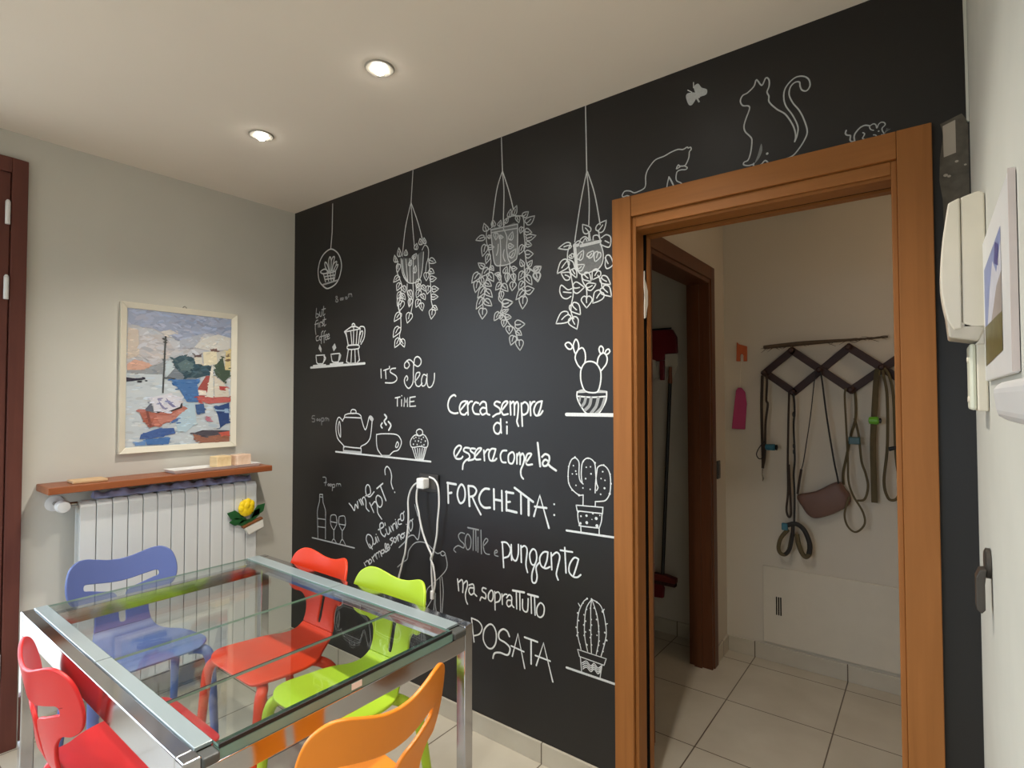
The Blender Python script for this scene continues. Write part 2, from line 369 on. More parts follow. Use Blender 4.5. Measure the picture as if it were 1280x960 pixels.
# ---------------------------------------------------------------- chalk drawings (kept in wall coordinates, millimetres x, z)
DRAW = [
["hanging_terrarium_drawing","chalk drawing of a small potted plant in an oval hanging frame",0.75,[["s",1.0,7.3,[383,2525,380,2367,368,2275]],["c",1.0,7.3,[368,2272,422,2248,455,2211,469,2165,460,2123,436,2083,396,2061,338,2053,295,2074,260,2106,247,2153,252,2193,272,2230,310,2259]],["f",1.0,7.4,[282,2084,440,2092,442,2083,295,2075]],["s",1.0,7.3,[299,2142,320,2093]],["s",1.0,7.2,[415,2138,403,2092]],["p",1.0,7.3,[299,2143,353,2138,415,2140]],["s",1.0,7.3,[337,2138,350,2093]],["s",1.0,7.2,[366,2136,375,2092]],["s",1.0,7.2,[391,2137,394,2092]],["s",1.0,7.3,[307,2124,411,2120]],["s",1.0,7.3,[316,2107,407,2103]],["c",1.0,7.3,[303,2141,270,2157,311,2167,345,2147]],["c",1.0,7.3,[341,2147,315,2183,315,2206,336,2190,353,2148]],["c",1.0,7.3,[362,2144,348,2203,361,2229,373,2204,370,2146]],["p",1.0,7.2,[373,2204,387,2222,404,2222,398,2201,378,2149]],["p",1.0,7.2,[382,2146,394,2182,423,2194,419,2175,391,2143]],["p",1.0,7.2,[395,2142,415,2169,437,2173,419,2148,403,2140]]]],
["coffee_time_lettering","small faint chalk time note above the coffee maker",0.42,[["c",1.0,4.9,[419,1997,429,1998,433,1990,421,1982,420,1970,433,1966,439,1975,423,1989]],["c",1.0,4.9,[461,1982,471,1984,471,1974,463,1973]],["c",1.0,4.9,[477,1982,487,1983,487,1974,479,1973]],["p",1.0,4.8,[505,1985,520,1984,523,1974,509,1975,510,1982,523,1981]],["p",1.0,4.8,[534,1981,533,1996,544,1998,546,1982,547,1995,559,1997,564,1981]]]],
["coffee_shelf_drawing","chalk drawing of coffee maker and two cups under the words but first coffee",0.8,[["p",0.7,5.6,[234,1951,229,1901,247,1898,256,1913,235,1919]],["p",0.7,5.5,[265,1927,266,1905,282,1902,286,1927]],["p",0.7,5.5,[304,1955,300,1905,317,1911]],["p",0.7,5.5,[286,1937,321,1941]],["p",0.7,5.5,[248,1882,229,1876,223,1837,230,1800]],["p",0.7,5.6,[217,1859,248,1862]],["p",0.7,5.5,[254,1867,254,1841]],["p",0.7,5.5,[269,1840,269,1865,285,1868]],["p",0.7,5.5,[303,1870,288,1864,303,1853,289,1844]],["p",0.7,5.5,[312,1894,310,1844,327,1850]],["p",0.7,5.5,[297,1877,327,1880]],["p",0.7,5.5,[255,1791,233,1785,237,1764,258,1766]],["c",0.7,5.5,[274,1786,263,1776,274,1765,285,1775]],["p",0.7,5.5,[301,1815,286,1803,284,1745]],["p",0.7,5.4,[323,1815,310,1801,311,1748]],["p",0.7,5.5,[277,1784,328,1789]],["p",0.7,5.4,[320,1776,340,1782,332,1794,320,1779,328,1763,345,1769]],["p",0.7,5.4,[343,1778,361,1785,354,1795,342,1785,349,1767,364,1772]],["f",1.0,6.9,[268,1741,288,1714,283,1693,257,1718]],["f",1.0,6.7,[412,1738,427,1713,403,1694,389,1719]],["s",1.0,6.9,[232,1679,239,1641,251,1630,300,1629,310,1642,316,1678,232,1679]],["p",1.0,9.5,[312,1670,326,1659,308,1640]],["p",1.0,9.0,[208,1621,327,1621]],["s",1.0,6.7,[377,1679,387,1642,401,1633,447,1633,457,1680,377,1679]],["f",1.0,6.6,[456,1684,473,1669,461,1642,447,1638]],["p",1.0,10.1,[372,1623,487,1626]],["s",1.0,12.6,[182,1611,676,1616]],["p",1.0,6.6,[500,1796,513,1780,518,1769]],["s",1.0,6.6,[500,1794,513,1796,534,1720,623,1718,638,1801,513,1795]],["p",1.0,6.6,[504,1798,562,1818,595,1817,638,1801]],["c",1.0,6.5,[570,1817,568,1830,579,1834,589,1828,590,1817]],["s",1.0,6.5,[555,1796,567,1721]],["s",1.0,6.5,[581,1815,580,1720]],["s",1.0,6.4,[611,1796,603,1720]],["c",1.0,6.5,[534,1717,621,1715,621,1697,536,1698]],["s",1.0,6.5,[536,1698,520,1631,548,1620,608,1620,632,1635,620,1696]],["s",1.0,6.5,[564,1695,559,1623]],["s",1.0,6.4,[593,1695,597,1622]],["f",1.0,6.5,[524,1632,559,1623,600,1622,627,1633,608,1618,548,1618]],["p",1.0,6.4,[627,1805,643,1813,669,1808,677,1788,670,1749,644,1719]],["p",1.0,6.4,[638,1771,643,1784,654,1789,659,1776,644,1744,639,1731]]]],
["tea_time_lettering","chalk lettering reading its tea time",0.8,[["s",1.0,6.5,[808,1581,811,1537]],["s",1.0,6.5,[830,1574,866,1581]],["s",1.0,6.5,[844,1577,848,1532]],["s",1.0,6.5,[874,1593,874,1582]],["p",1.0,6.4,[920,1582,890,1580,881,1564,923,1544,929,1524,900,1510,843,1511]],["p",1.0,6.3,[1007,1578,1022,1594,1005,1613,987,1601,989,1583,1007,1578]],["p",1.0,6.3,[1001,1615,1023,1620,1046,1607,1054,1592]],["p",1.0,6.2,[1054,1595,1059,1624,1081,1632,1102,1617,1101,1597,1081,1585,1059,1594]],["p",1.0,6.2,[1052,1606,1050,1559,1049,1517,1037,1493,1015,1481,992,1500,986,1524,1001,1542,1010,1530,1004,1519]],["p",1.0,6.2,[1059,1511,1090,1539,1094,1555,1072,1553,1064,1529,1068,1498,1090,1489,1111,1504]],["p",1.0,6.1,[1141,1539,1120,1545,1107,1522,1111,1492,1133,1497,1141,1527]],["p",1.0,6.1,[1145,1547,1144,1509,1154,1485,1175,1488,1191,1514,1194,1549]],["s",1.0,6.4,[919,1434,954,1439]],["s",1.0,6.4,[935,1436,935,1394]],["s",1.0,6.3,[966,1425,966,1394]],["d",1.0,3.7,[967,1445]],["s",1.0,6.3,[984,1393,987,1436,998,1412,1009,1434,1009,1393]],["s",1.0,6.2,[1064,1440,1026,1436,1025,1393,1066,1395]],["s",1.0,6.2,[1024,1415,1055,1418]]]],
["tea_hour_lettering","small faint chalk time note left of the teapot",0.42,[["p",1.0,5.1,[224,1333,202,1331,199,1316,222,1315,222,1299,200,1298]],["c",1.0,5.0,[252,1316,259,1311,252,1305,244,1310]],["c",1.0,5.0,[274,1315,281,1310,274,1304,267,1309]],["p",1.0,5.0,[292,1322,293,1282]],["p",1.0,5.0,[292,1318,310,1322,310,1305,295,1303]],["p",1.0,5.0,[325,1306,325,1319,340,1323,343,1307,346,1321,360,1316,361,1307]]]],
["tea_shelf_drawing","chalk drawing of a teapot, a steaming cup and a cupcake on a shelf",0.85,[["p",1.0,6.1,[491,1309,456,1329,434,1304,429,1259,446,1212,498,1177,503,1166]],["c",1.0,6.1,[460,1306,449,1281,453,1247,470,1221,472,1247,469,1281]],["s",1.0,6.1,[505,1330,650,1329]],["p",1.0,6.1,[505,1332,512,1343,551,1351,616,1352,645,1342,650,1329]],["c",1.0,6.0,[560,1359,567,1370,583,1373,603,1368,605,1355,584,1351,567,1352]],["p",1.0,6.1,[502,1326,487,1309]],["p",1.0,5.9,[650,1329,685,1268,715,1334]],["f",1.0,5.8,[715,1340,735,1342,752,1325,741,1314,724,1321]],["p",1.0,5.8,[740,1315,733,1263,723,1224,693,1197,654,1182,644,1170]],["p",1.0,6.1,[498,1172,575,1170,647,1170]],["s",1.0,6.1,[498,1166,498,1138]],["s",1.0,5.9,[651,1170,652,1141]],["f",1.0,6.1,[498,1153,651,1153,652,1141,498,1141]],["s",1.0,8.6,[428,1139,1170,1136]],["p",1.0,9.6,[839,1350,854,1335,836,1317,851,1299]],["p",1.0,8.5,[820,1307,810,1293,820,1282]],["p",1.0,9.6,[868,1315,887,1297,871,1273]],["p",1.0,5.7,[776,1247,830,1253,925,1253,958,1234,965,1210,944,1178,907,1167,879,1147]],["p",1.0,5.7,[776,1247,776,1207,787,1170,821,1141]],["c",1.0,5.5,[935,1217,923,1193,935,1190,945,1206]],["f",1.0,5.7,[816,1145,884,1149,871,1139,829,1137]],["s",1.0,5.4,[1043,1196,1070,1140,1121,1143,1142,1201]],["s",1.0,5.4,[1061,1194,1079,1144]],["s",1.0,5.4,[1080,1192,1089,1145]],["s",1.0,5.3,[1096,1193,1098,1144]],["s",1.0,5.3,[1113,1194,1106,1146]],["s",1.0,5.3,[1130,1198,1115,1146]],["c",1.0,5.4,[1043,1196,1030,1216,1039,1238,1065,1256,1091,1253,1121,1260,1142,1245,1152,1222,1142,1201,1096,1203]],["c",1.0,5.3,[1093,1285,1076,1278,1073,1266,1091,1253,1111,1259,1116,1272,1108,1282]],["d",1.0,3.6,[1056,1239]],["d",1.0,3.6,[1069,1245]],["d",1.0,4.2,[1052,1211]],["d",1.0,4.2,[1087,1228]],["d",1.0,3.6,[1104,1223]],["d",1.0,3.6,[1121,1247]],["d",1.0,4.1,[1134,1230]],["d",1.0,3.6,[1078,1211]],["d",1.0,3.6,[1108,1237]],["d",1.0,3.0,[1091,1242]],["d",1.0,4.1,[1125,1212]],["d",1.0,3.6,[1111,1208]],["d",1.0,3.6,[1065,1227]]]],
["wine_hour_lettering","small faint chalk time note above the bottle",0.5,[["p",1.0,4.9,[309,989,340,987,333,944]],["p",1.0,4.9,[321,959,345,964]],["c",1.0,4.9,[365,957,374,952,365,946,357,951]],["c",1.0,4.9,[384,958,393,953,384,946,377,951]],["p",1.0,4.8,[400,957,400,923]],["p",1.0,4.8,[400,956,419,959,419,944,401,941]],["p",1.0,4.8,[438,950,438,963,453,965,455,953,457,964,472,966,477,955]]]],
["wine_shelf_drawing","chalk drawing of a wine bottle and two glasses on a shelf",0.62,[["s",1.0,5.0,[280,890,308,892,310,874,314,846]],["p",1.0,4.9,[314,846,336,807,338,759,338,648]],["s",1.0,5.0,[280,890,278,849]],["p",1.0,5.0,[278,849,259,797,261,748,266,639]],["s",1.0,5.0,[261,752,338,756]],["s",1.0,5.0,[263,706,339,711]],["s",1.0,5.0,[278,876,309,877]],["s",1.0,7.0,[209,636,599,641]],["p",1.0,4.8,[386,782,402,790,434,790,444,752,433,730,416,711,395,725,384,747,386,782]],["s",1.0,4.8,[386,751,443,752]],["s",1.0,4.8,[416,711,418,660]],["p",1.0,4.8,[395,638,416,660,444,639]],["p",1.0,4.8,[463,787,482,794,513,795,521,756,510,734,492,718,471,736,460,758,463,787]],["s",1.0,4.8,[460,748,521,750]],["s",1.0,4.7,[492,718,493,665]],["p",1.0,4.8,[469,639,494,670,525,640]]]],
["wine_not_lettering","slanted chalk lettering reading wine not with a question mark",0.8,[["p",1.0,6.8,[551,870,573,857,597,838,605,871,628,854,622,888]],["p",1.0,6.7,[636,899,659,874]],["p",1.0,6.7,[647,904,673,877,662,904,679,917,693,896,696,864,719,849]],["p",1.0,6.6,[690,925,729,942,723,976,705,984,691,967,695,935,724,924,759,953]],["p",1.0,6.6,[724,893,757,848]],["p",1.0,6.6,[741,882,766,904,784,887,789,850,820,822]],["c",1.0,6.5,[789,938,774,921,784,893,806,880,823,898,818,926]],["s",1.0,7.8,[781,972,827,1002]],["s",1.0,7.8,[808,988,852,919]],["p",1.0,6.4,[846,1048,843,1073,860,1090,884,1073,894,1043,891,1011,905,982]],["d",1.0,4.3,[918,967]]]],
["slanted_saying_lettering","slanted chalk handwriting behind the white charger cable",0.78,[["c",1.0,6.2,[711,679,697,703,707,727,734,726,751,705,748,679,731,662]],["p",1.0,6.1,[724,681,748,659]],["p",1.0,6.1,[748,712,758,686,776,699,772,724,788,700]],["p",1.0,6.1,[787,729,800,709]],["d",1.0,3.2,[777,739]],["p",1.0,7.3,[795,765,834,786,826,804,806,792,815,752,842,738,851,752]],["p",1.0,6.0,[845,806,848,795]],["p",1.0,6.0,[853,777,867,753,882,765,877,791,893,769]],["p",1.0,5.9,[893,798,910,777,904,802,921,814,935,791]],["p",1.0,5.9,[928,823,942,799]],["d",1.0,3.1,[924,833]],["p",1.0,5.9,[960,841,945,834,948,814,969,819]],["c",1.0,5.8,[974,871,961,859,967,835,983,841,984,863]],["p",1.0,5.8,[978,869,988,881]],["p",1.0,6.2,[681,578,694,564]],["p",1.0,6.2,[694,583,709,594,725,577]],["c",1.0,6.1,[729,604,720,594,731,582,743,598]],["p",1.0,6.1,[745,618,762,599]],["p",1.0,6.1,[749,614,762,630]],["p",1.0,6.1,[766,637,786,616,776,638,792,648,804,627,796,651,808,657,822,636]],["c",1.0,6.0,[833,669,817,662,823,649,840,659]],["p",1.0,6.0,[835,673,852,661]],["p",1.0,6.0,[850,669,857,700,846,700,854,665,868,673]],["p",1.0,6.0,[858,678,878,694,869,705,861,691,873,674,884,690]],["p",1.0,5.9,[902,742,885,730,906,722,891,701]],["c",1.0,5.9,[917,743,910,730,924,721,931,739]],["p",1.0,5.9,[933,751,947,731,942,755,955,764,967,743]],["c",1.0,5.8,[977,773,965,759,979,751,990,766]],["p",1.0,5.8,[970,766,992,779]],["p",1.0,5.8,[1010,811,1024,780]],["d",1.0,3.0,[1004,821]],["c",1.0,5.8,[1035,845,1023,822,1032,793,1046,810,1047,837]],["p",1.0,5.7,[1041,842,1050,853]]]],
["animal_sketch_drawing","chalk line sketch partly hidden behind the lime green chair",0.6,[["p",1.0,6.1,[952,701,991,733,1019,763,1054,776,1085,760,1097,800,1102,830]],["p",1.0,4.6,[1062,923,1084,871]],["p",1.0,4.7,[941,604,981,635,1011,656,1021,696,1056,735,1095,751,1142,752,1179,734,1212,717,1236,724]],["c",1.0,4.4,[1250,733,1237,724,1242,713,1256,714,1266,725]],["p",1.0,4.3,[1268,718,1278,683,1272,654,1240,619,1184,571,1151,541,1139,501,1143,467]],["p",1.0,4.4,[1200,537,1193,450]],["p",1.0,4.4,[1205,532,1203,481,1215,431]],["p",1.0,4.4,[1233,607,1237,511,1237,452]],["p",1.0,4.4,[1245,615,1254,549,1245,449]],["p",1.0,4.4,[1184,505,1164,475,1143,447]],["d",1.0,6.7,[1273,435]]]],
["central_saying_lettering","large white chalk lettering starting with cerca sempre",0.9,[["p",1.0,8.7,[1329,1442,1318,1447,1294,1434,1281,1403,1291,1375,1318,1364,1343,1366]],["p",1.0,8.6,[1359,1379,1394,1412,1387,1419,1364,1412,1353,1389,1362,1364,1383,1359,1396,1368]],["s",1.0,8.5,[1401,1418,1405,1359]],["p",1.0,8.5,[1403,1402,1416,1416,1429,1418]],["p",1.0,8.4,[1465,1411,1446,1413,1431,1390,1442,1366,1469,1362]],["p",1.0,8.4,[1473,1404,1489,1417,1507,1412,1511,1388,1514,1367,1528,1361]],["p",1.0,8.3,[1510,1388,1489,1391,1475,1377,1487,1361,1507,1367]],["p",1.0,8.1,[1586,1414,1566,1418,1555,1405,1583,1389,1586,1370,1566,1364,1547,1353]],["p",1.0,8.1,[1596,1381,1626,1413,1616,1419,1600,1408,1593,1384,1603,1363,1628,1366]],["s",1.0,8.0,[1640,1418,1643,1363]],["p",1.0,8.0,[1643,1408,1656,1418,1662,1405,1662,1363]],["p",1.0,8.0,[1664,1405,1675,1417,1683,1403,1679,1356,1675,1336,1683,1317]],["s",1.0,7.9,[1698,1411,1703,1318]],["p",1.0,7.9,[1700,1407,1717,1416,1733,1401,1729,1375,1710,1364,1702,1370]],["s",1.0,7.8,[1742,1417,1745,1362]],["p",1.0,7.8,[1744,1399,1754,1415,1765,1418]],["p",1.0,7.7,[1801,1420,1782,1416,1770,1406,1761,1383,1770,1363,1791,1366,1804,1381]],["p",1.0,7.7,[1800,1419,1794,1394,1782,1366]],["p",1.0,8.1,[1589,1344,1591,1297,1593,1286]],["c",1.0,8.1,[1589,1320,1569,1328,1552,1311,1557,1288,1576,1281,1589,1297]],["s",1.0,8.0,[1623,1314,1623,1284]],["d",1.0,4.7,[1622,1331]],["p",1.0,8.6,[1330,1168,1364,1211,1349,1220,1326,1203,1320,1180,1334,1161,1361,1162,1373,1172]],["p",1.0,8.5,[1413,1212,1387,1212,1379,1198,1409,1186,1413,1169,1391,1156,1376,1139,1372,1116]],["p",1.0,8.4,[1446,1211,1424,1211,1420,1200,1442,1187,1439,1166,1406,1157]],["p",1.0,8.4,[1449,1180,1482,1212,1464,1213,1446,1193,1449,1166,1477,1167]],["s",1.0,8.3,[1496,1207,1500,1163]],["p",1.0,8.3,[1498,1192,1514,1210,1526,1211]],["p",1.0,8.2,[1562,1216,1538,1215,1524,1193,1531,1167,1555,1167,1567,1176]],["p",1.0,8.2,[1562,1216,1555,1194,1545,1170]],["p",1.0,8.0,[1621,1213,1599,1210,1588,1189,1596,1165,1617,1163]],["c",1.0,8.0,[1649,1208,1631,1194,1633,1165,1652,1162,1662,1185,1659,1203]],["s",1.0,7.9,[1675,1202,1675,1162]],["p",1.0,7.9,[1677,1194,1688,1208,1692,1190,1691,1161]],["p",1.0,7.9,[1693,1195,1704,1206,1713,1189,1707,1163,1695,1137,1697,1114,1707,1103]],["p",1.0,7.8,[1723,1172,1748,1205,1729,1205,1720,1184,1726,1162,1752,1165]],["s",1.0,9.2,[1779,1253,1791,1160]],["p",1.0,8.4,[1800,1198,1815,1210,1832,1205,1835,1191,1829,1172]],["p",1.0,9.1,[1829,1172,1841,1162,1866,1149]],["p",1.0,8.3,[1831,1182,1815,1188,1803,1175,1808,1163,1823,1166,1831,1178]],["s",1.0,10.5,[1282,1047,1285,957]],["s",1.0,10.5,[1278,1047,1332,1045]],["s",1.0,10.4,[1285,1000,1305,1005]],["c",1.0,9.4,[1365,1048,1347,1028,1341,998,1350,972,1362,964,1380,976,1388,1003,1383,1034]],["s",1.0,11.0,[1407,1045,1414,958]],["p",1.0,9.3,[1407,1045,1437,1045,1454,1030,1442,1008,1419,999]],["p",1.0,9.2,[1429,1001,1451,966,1479,929]],["p",1.0,9.8,[1526,1043,1502,1042,1480,1024,1469,997,1480,972,1502,961,1531,965]],["s",1.0,9.8,[1552,1045,1554,961]],["s",1.0,8.9,[1595,1043,1597,960]],["s",1.0,9.8,[1555,1002,1596,1001]],["s",1.0,8.8,[1620,1043,1620,963]],["s",1.0,9.6,[1617,1040,1656,1039]],["s",1.0,8.8,[1620,998,1639,1002]],["s",1.0,10.4,[1620,966,1673,962]],["s",1.0,9.5,[1663,1062,1756,1015]],["s",1.0,8.6,[1695,1046,1696,960]],["s",1.0,10.8,[1734,1024,1734,959]],["s",1.0,8.4,[1760,958,1789,1044,1832,921]],["s",1.0,8.4,[1764,997,1821,998]],["d",1.0,3.9,[1857,1017]],["d",1.0,4.3,[1857,975]],["p",0.5,5.1,[1384,833,1363,834,1348,819,1357,800,1381,786,1378,769,1348,774,1326,762,1320,750,1332,742]],["c",0.5,5.0,[1404,834,1390,814,1390,783,1402,765,1419,779,1422,815]],["s",0.5,6.7,[1404,862,1466,861]],["s",0.5,5.0,[1437,860,1435,768]],["s",0.5,5.0,[1450,860,1452,769]],["s",0.5,5.0,[1463,829,1463,765]],["s",0.5,5.0,[1480,862,1483,761]],["p",0.5,4.9,[1494,796,1519,823,1508,830,1494,809,1497,779,1508,766,1528,766]],["p",0.5,4.8,[1558,776,1571,783,1566,791,1556,781,1558,768,1575,766]],["s",1.0,7.2,[1598,829,1605,725]],["p",1.0,7.2,[1594,828,1621,830,1641,807,1631,777,1604,764]],["s",1.0,7.1,[1645,826,1647,763]],["p",1.0,7.1,[1647,785,1655,768,1670,765,1681,793,1682,832]],["s",1.0,7.0,[1695,830,1697,763]],["p",1.0,7.0,[1695,821,1714,832,1726,816,1720,760,1728,728]],["c",1.0,6.9,[1755,826,1739,803,1745,769,1761,764,1773,789,1770,818]],["p",1.0,6.9,[1770,779,1751,731,1751,696,1767,695,1775,720,1770,756,1788,780]],["p",1.0,6.8,[1827,826,1806,822,1788,797,1794,768,1815,760,1836,770]],["p",1.0,6.8,[1827,826,1822,793,1810,764]],["s",1.0,6.7,[1842,826,1845,761]],["p",1.0,6.7,[1845,814,1868,832,1882,818,1873,778,1866,748,1874,727]],["s",1.0,6.6,[1905,856,1910,761]],["s",1.0,6.7,[1885,843,1939,845]],["p",1.0,6.5,[1966,823,1947,825,1927,797,1924,768,1941,753,1960,754,1975,766]],["p",1.0,6.5,[1966,823,1955,788,1942,753]],["s",1.0,6.8,[1343,625,1350,575]],["p",1.0,6.8,[1349,612,1368,627,1376,610,1374,573]],["p",1.0,6.7,[1375,607,1397,628,1402,609,1390,569,1394,542,1403,528]],["p",1.0,6.7,[1411,612,1434,621,1441,607,1441,585,1456,574]],["p",1.0,6.6,[1439,605,1416,601,1411,584,1423,573,1440,584]],["p",1.0,6.5,[1509,617,1491,617,1488,603,1507,594,1505,574,1484,576,1475,560]],["c",1.0,6.5,[1537,616,1523,597,1523,576,1537,570,1548,587,1547,610]],["s",1.0,6.4,[1557,615,1559,539]],["p",1.0,6.4,[1559,609,1577,617,1588,603,1581,581,1560,570]],["s",1.0,6.4,[1596,613,1598,571]],["p",1.0,6.4,[1598,602,1611,615,1622,617]],["p",1.0,6.3,[1621,603,1634,618,1647,611,1647,583,1658,572]],["p",1.0,6.3,[1646,597,1627,594,1621,579,1631,569,1646,579]],["s",1.0,8.6,[1653,640,1711,644]],["s",1.0,6.3,[1671,639,1673,570]],["s",1.0,6.2,[1689,640,1690,569]],["p",1.0,6.2,[1703,614,1703,580,1714,568,1728,576,1731,623]],["s",1.0,8.5,[1730,641,1779,641]],["s",1.0,6.1,[1745,637,1747,569]],["s",1.0,6.1,[1762,638,1765,566]],["c",1.0,6.0,[1791,620,1774,597,1775,570,1790,563,1806,579,1808,609]],["s",1.0,6.2,[1426,473,1441,374]],["p",1.0,6.2,[1426,473,1468,468,1487,446,1472,416,1437,399]],["c",1.0,6.9,[1526,470,1499,440,1494,398,1515,372,1541,373,1562,401,1565,443,1549,470]],["p",1.0,7.5,[1635,448,1623,466,1601,469,1580,449,1582,424,1615,416,1638,400,1626,370,1586,368,1556,357,1547,334]],["s",1.0,6.2,[1650,371,1679,470,1713,341]],["s",1.0,6.3,[1644,412,1709,406]],["s",1.0,7.7,[1713,465,1776,463]],["s",1.0,7.6,[1745,464,1745,368]],["s",1.0,6.4,[1770,369,1805,466,1848,329]],["s",1.0,6.4,[1766,407,1836,405]]]],
["prickly_pear_drawing","chalk drawing of a paddle cactus in a striped bowl",0.9,[["c",1.0,5.9,[1910,1640,1922,1648,1935,1642,1942,1629,1935,1621,1922,1624]],["c",1.0,5.9,[1947,1638,1957,1657,1968,1645,1970,1623,1957,1603,1948,1621]],["p",1.0,5.8,[1957,1600,1968,1616,1986,1623,1997,1608,2000,1585,1997,1567]],["p",1.0,5.8,[1957,1600,1955,1583,1966,1559,1982,1543]],["c",1.0,5.8,[1981,1542,1997,1565,2021,1570,2045,1561,2062,1536,2065,1510,2061,1481,2052,1458,2037,1452,2007,1455,1992,1465,1981,1492,1978,1516]],["p",1.0,5.7,[2049,1556,2053,1579,2064,1595,2076,1599,2087,1590,2091,1574,2085,1555,2065,1533]],["c",1.0,5.7,[2058,1618,2066,1625,2075,1615,2073,1601,2066,1596,2059,1606]],["c",1.0,5.6,[2082,1597,2087,1608,2096,1612,2102,1604,2096,1596,2087,1593]],["f",1.0,5.8,[1963,1457,1977,1464,1991,1464,2000,1453,1965,1452]],["f",1.0,5.7,[2058,1462,2086,1459,2087,1451,2048,1451]],["p",1.0,5.8,[1963,1456,1962,1436,1973,1411,1991,1386,2008,1373,2049,1373,2072,1399,2086,1427,2088,1455]],["p",1.0,5.8,[1967,1439,2027,1435,2082,1438]],["p",0.6,11.5,[2000,1433,1994,1414,1983,1401]],["p",0.6,12.6,[2023,1432,2016,1405,1998,1388]],["p",0.6,12.4,[2053,1432,2044,1402,2023,1376]],["p",0.6,10.1,[2079,1430,2065,1396,2042,1375]],["p",0.6,8.7,[1976,1435,1973,1420]],["s",1.0,13.5,[1915,1369,2118,1370]]]],
["barrel_pot_cactus_drawing","chalk drawing of a three armed cactus in a dotted pot",0.88,[["p",1.0,4.5,[1987,1108,1974,1120,1969,1143,1970,1183,1964,1197,1951,1204,1935,1194,1924,1166,1921,1129,1925,1102,1941,1081,1968,1065,1987,1067]],["s",1.0,4.5,[1987,1067,1986,1028]],["p",1.0,4.5,[1983,1111,1979,1144,1983,1184,1995,1201,2010,1207,2028,1200,2038,1184,2041,1149,2044,1117,2050,1101,2044,1089]],["p",1.0,4.4,[2038,1080,2040,1116,2045,1156,2050,1176,2070,1185,2088,1175,2099,1154,2102,1122,2098,1084,2082,1058,2060,1051,2039,1048]],["s",1.0,4.4,[2039,1048,2038,1030]],["d",1.0,3.0,[1945,1174]],["d",1.0,3.0,[1955,1154]],["d",1.0,3.0,[1940,1142]],["d",1.0,3.0,[1958,1143]],["d",1.0,3.0,[1956,1100]],["d",1.0,3.0,[1986,1093]],["d",1.0,3.0,[2001,1172]],["d",1.0,2.9,[2019,1175]],["d",1.0,3.6,[2021,1149]],["d",1.0,3.3,[1998,1129]],["d",1.0,2.9,[2017,1091]],["d",1.0,3.2,[2070,1161]],["d",1.0,2.9,[2063,1135]],["d",1.0,2.9,[2079,1130]],["d",1.0,4.2,[2077,1101]],["d",1.0,3.2,[2061,1077]],["d",1.0,4.0,[1952,1206]],["d",1.0,3.4,[1924,1169]],["d",1.0,3.4,[1921,1131]],["d",1.0,3.4,[1924,1105]],["d",1.0,4.0,[1939,1081]],["d",1.0,4.6,[1969,1064]],["d",1.0,3.6,[1988,1193]],["d",1.0,3.3,[2009,1206]],["d",1.0,4.2,[2038,1191]],["d",1.0,3.9,[2074,1185]],["d",1.0,3.2,[2100,1154]],["d",1.0,3.8,[2103,1120]],["d",1.0,4.5,[2098,1083]],["s",1.0,4.5,[1956,1025,2070,1030,2068,1007,1961,1004,1956,1025]],["p",1.0,4.5,[1963,1003,1964,977,1970,954,1976,949,2053,952]],["p",1.0,4.4,[2066,1007,2064,981,2058,962,2054,952]],["s",1.0,4.5,[1976,951,1977,927]],["s",1.0,4.4,[2054,952,2054,928]],["d",1.0,3.8,[1977,986]],["d",1.0,4.9,[2001,991]],["d",1.0,4.2,[2028,1003]],["d",1.0,2.5,[2057,999]],["d",1.0,6.0,[2042,986]],["d",1.0,2.1,[2024,980]],["d",1.0,5.8,[2002,965]],["d",1.0,4.7,[1975,959]],["d",1.0,6.4,[2045,959]],["d",1.0,3.8,[1966,1001]],["s",1.0,7.8,[1913,923,2116,927]]]],
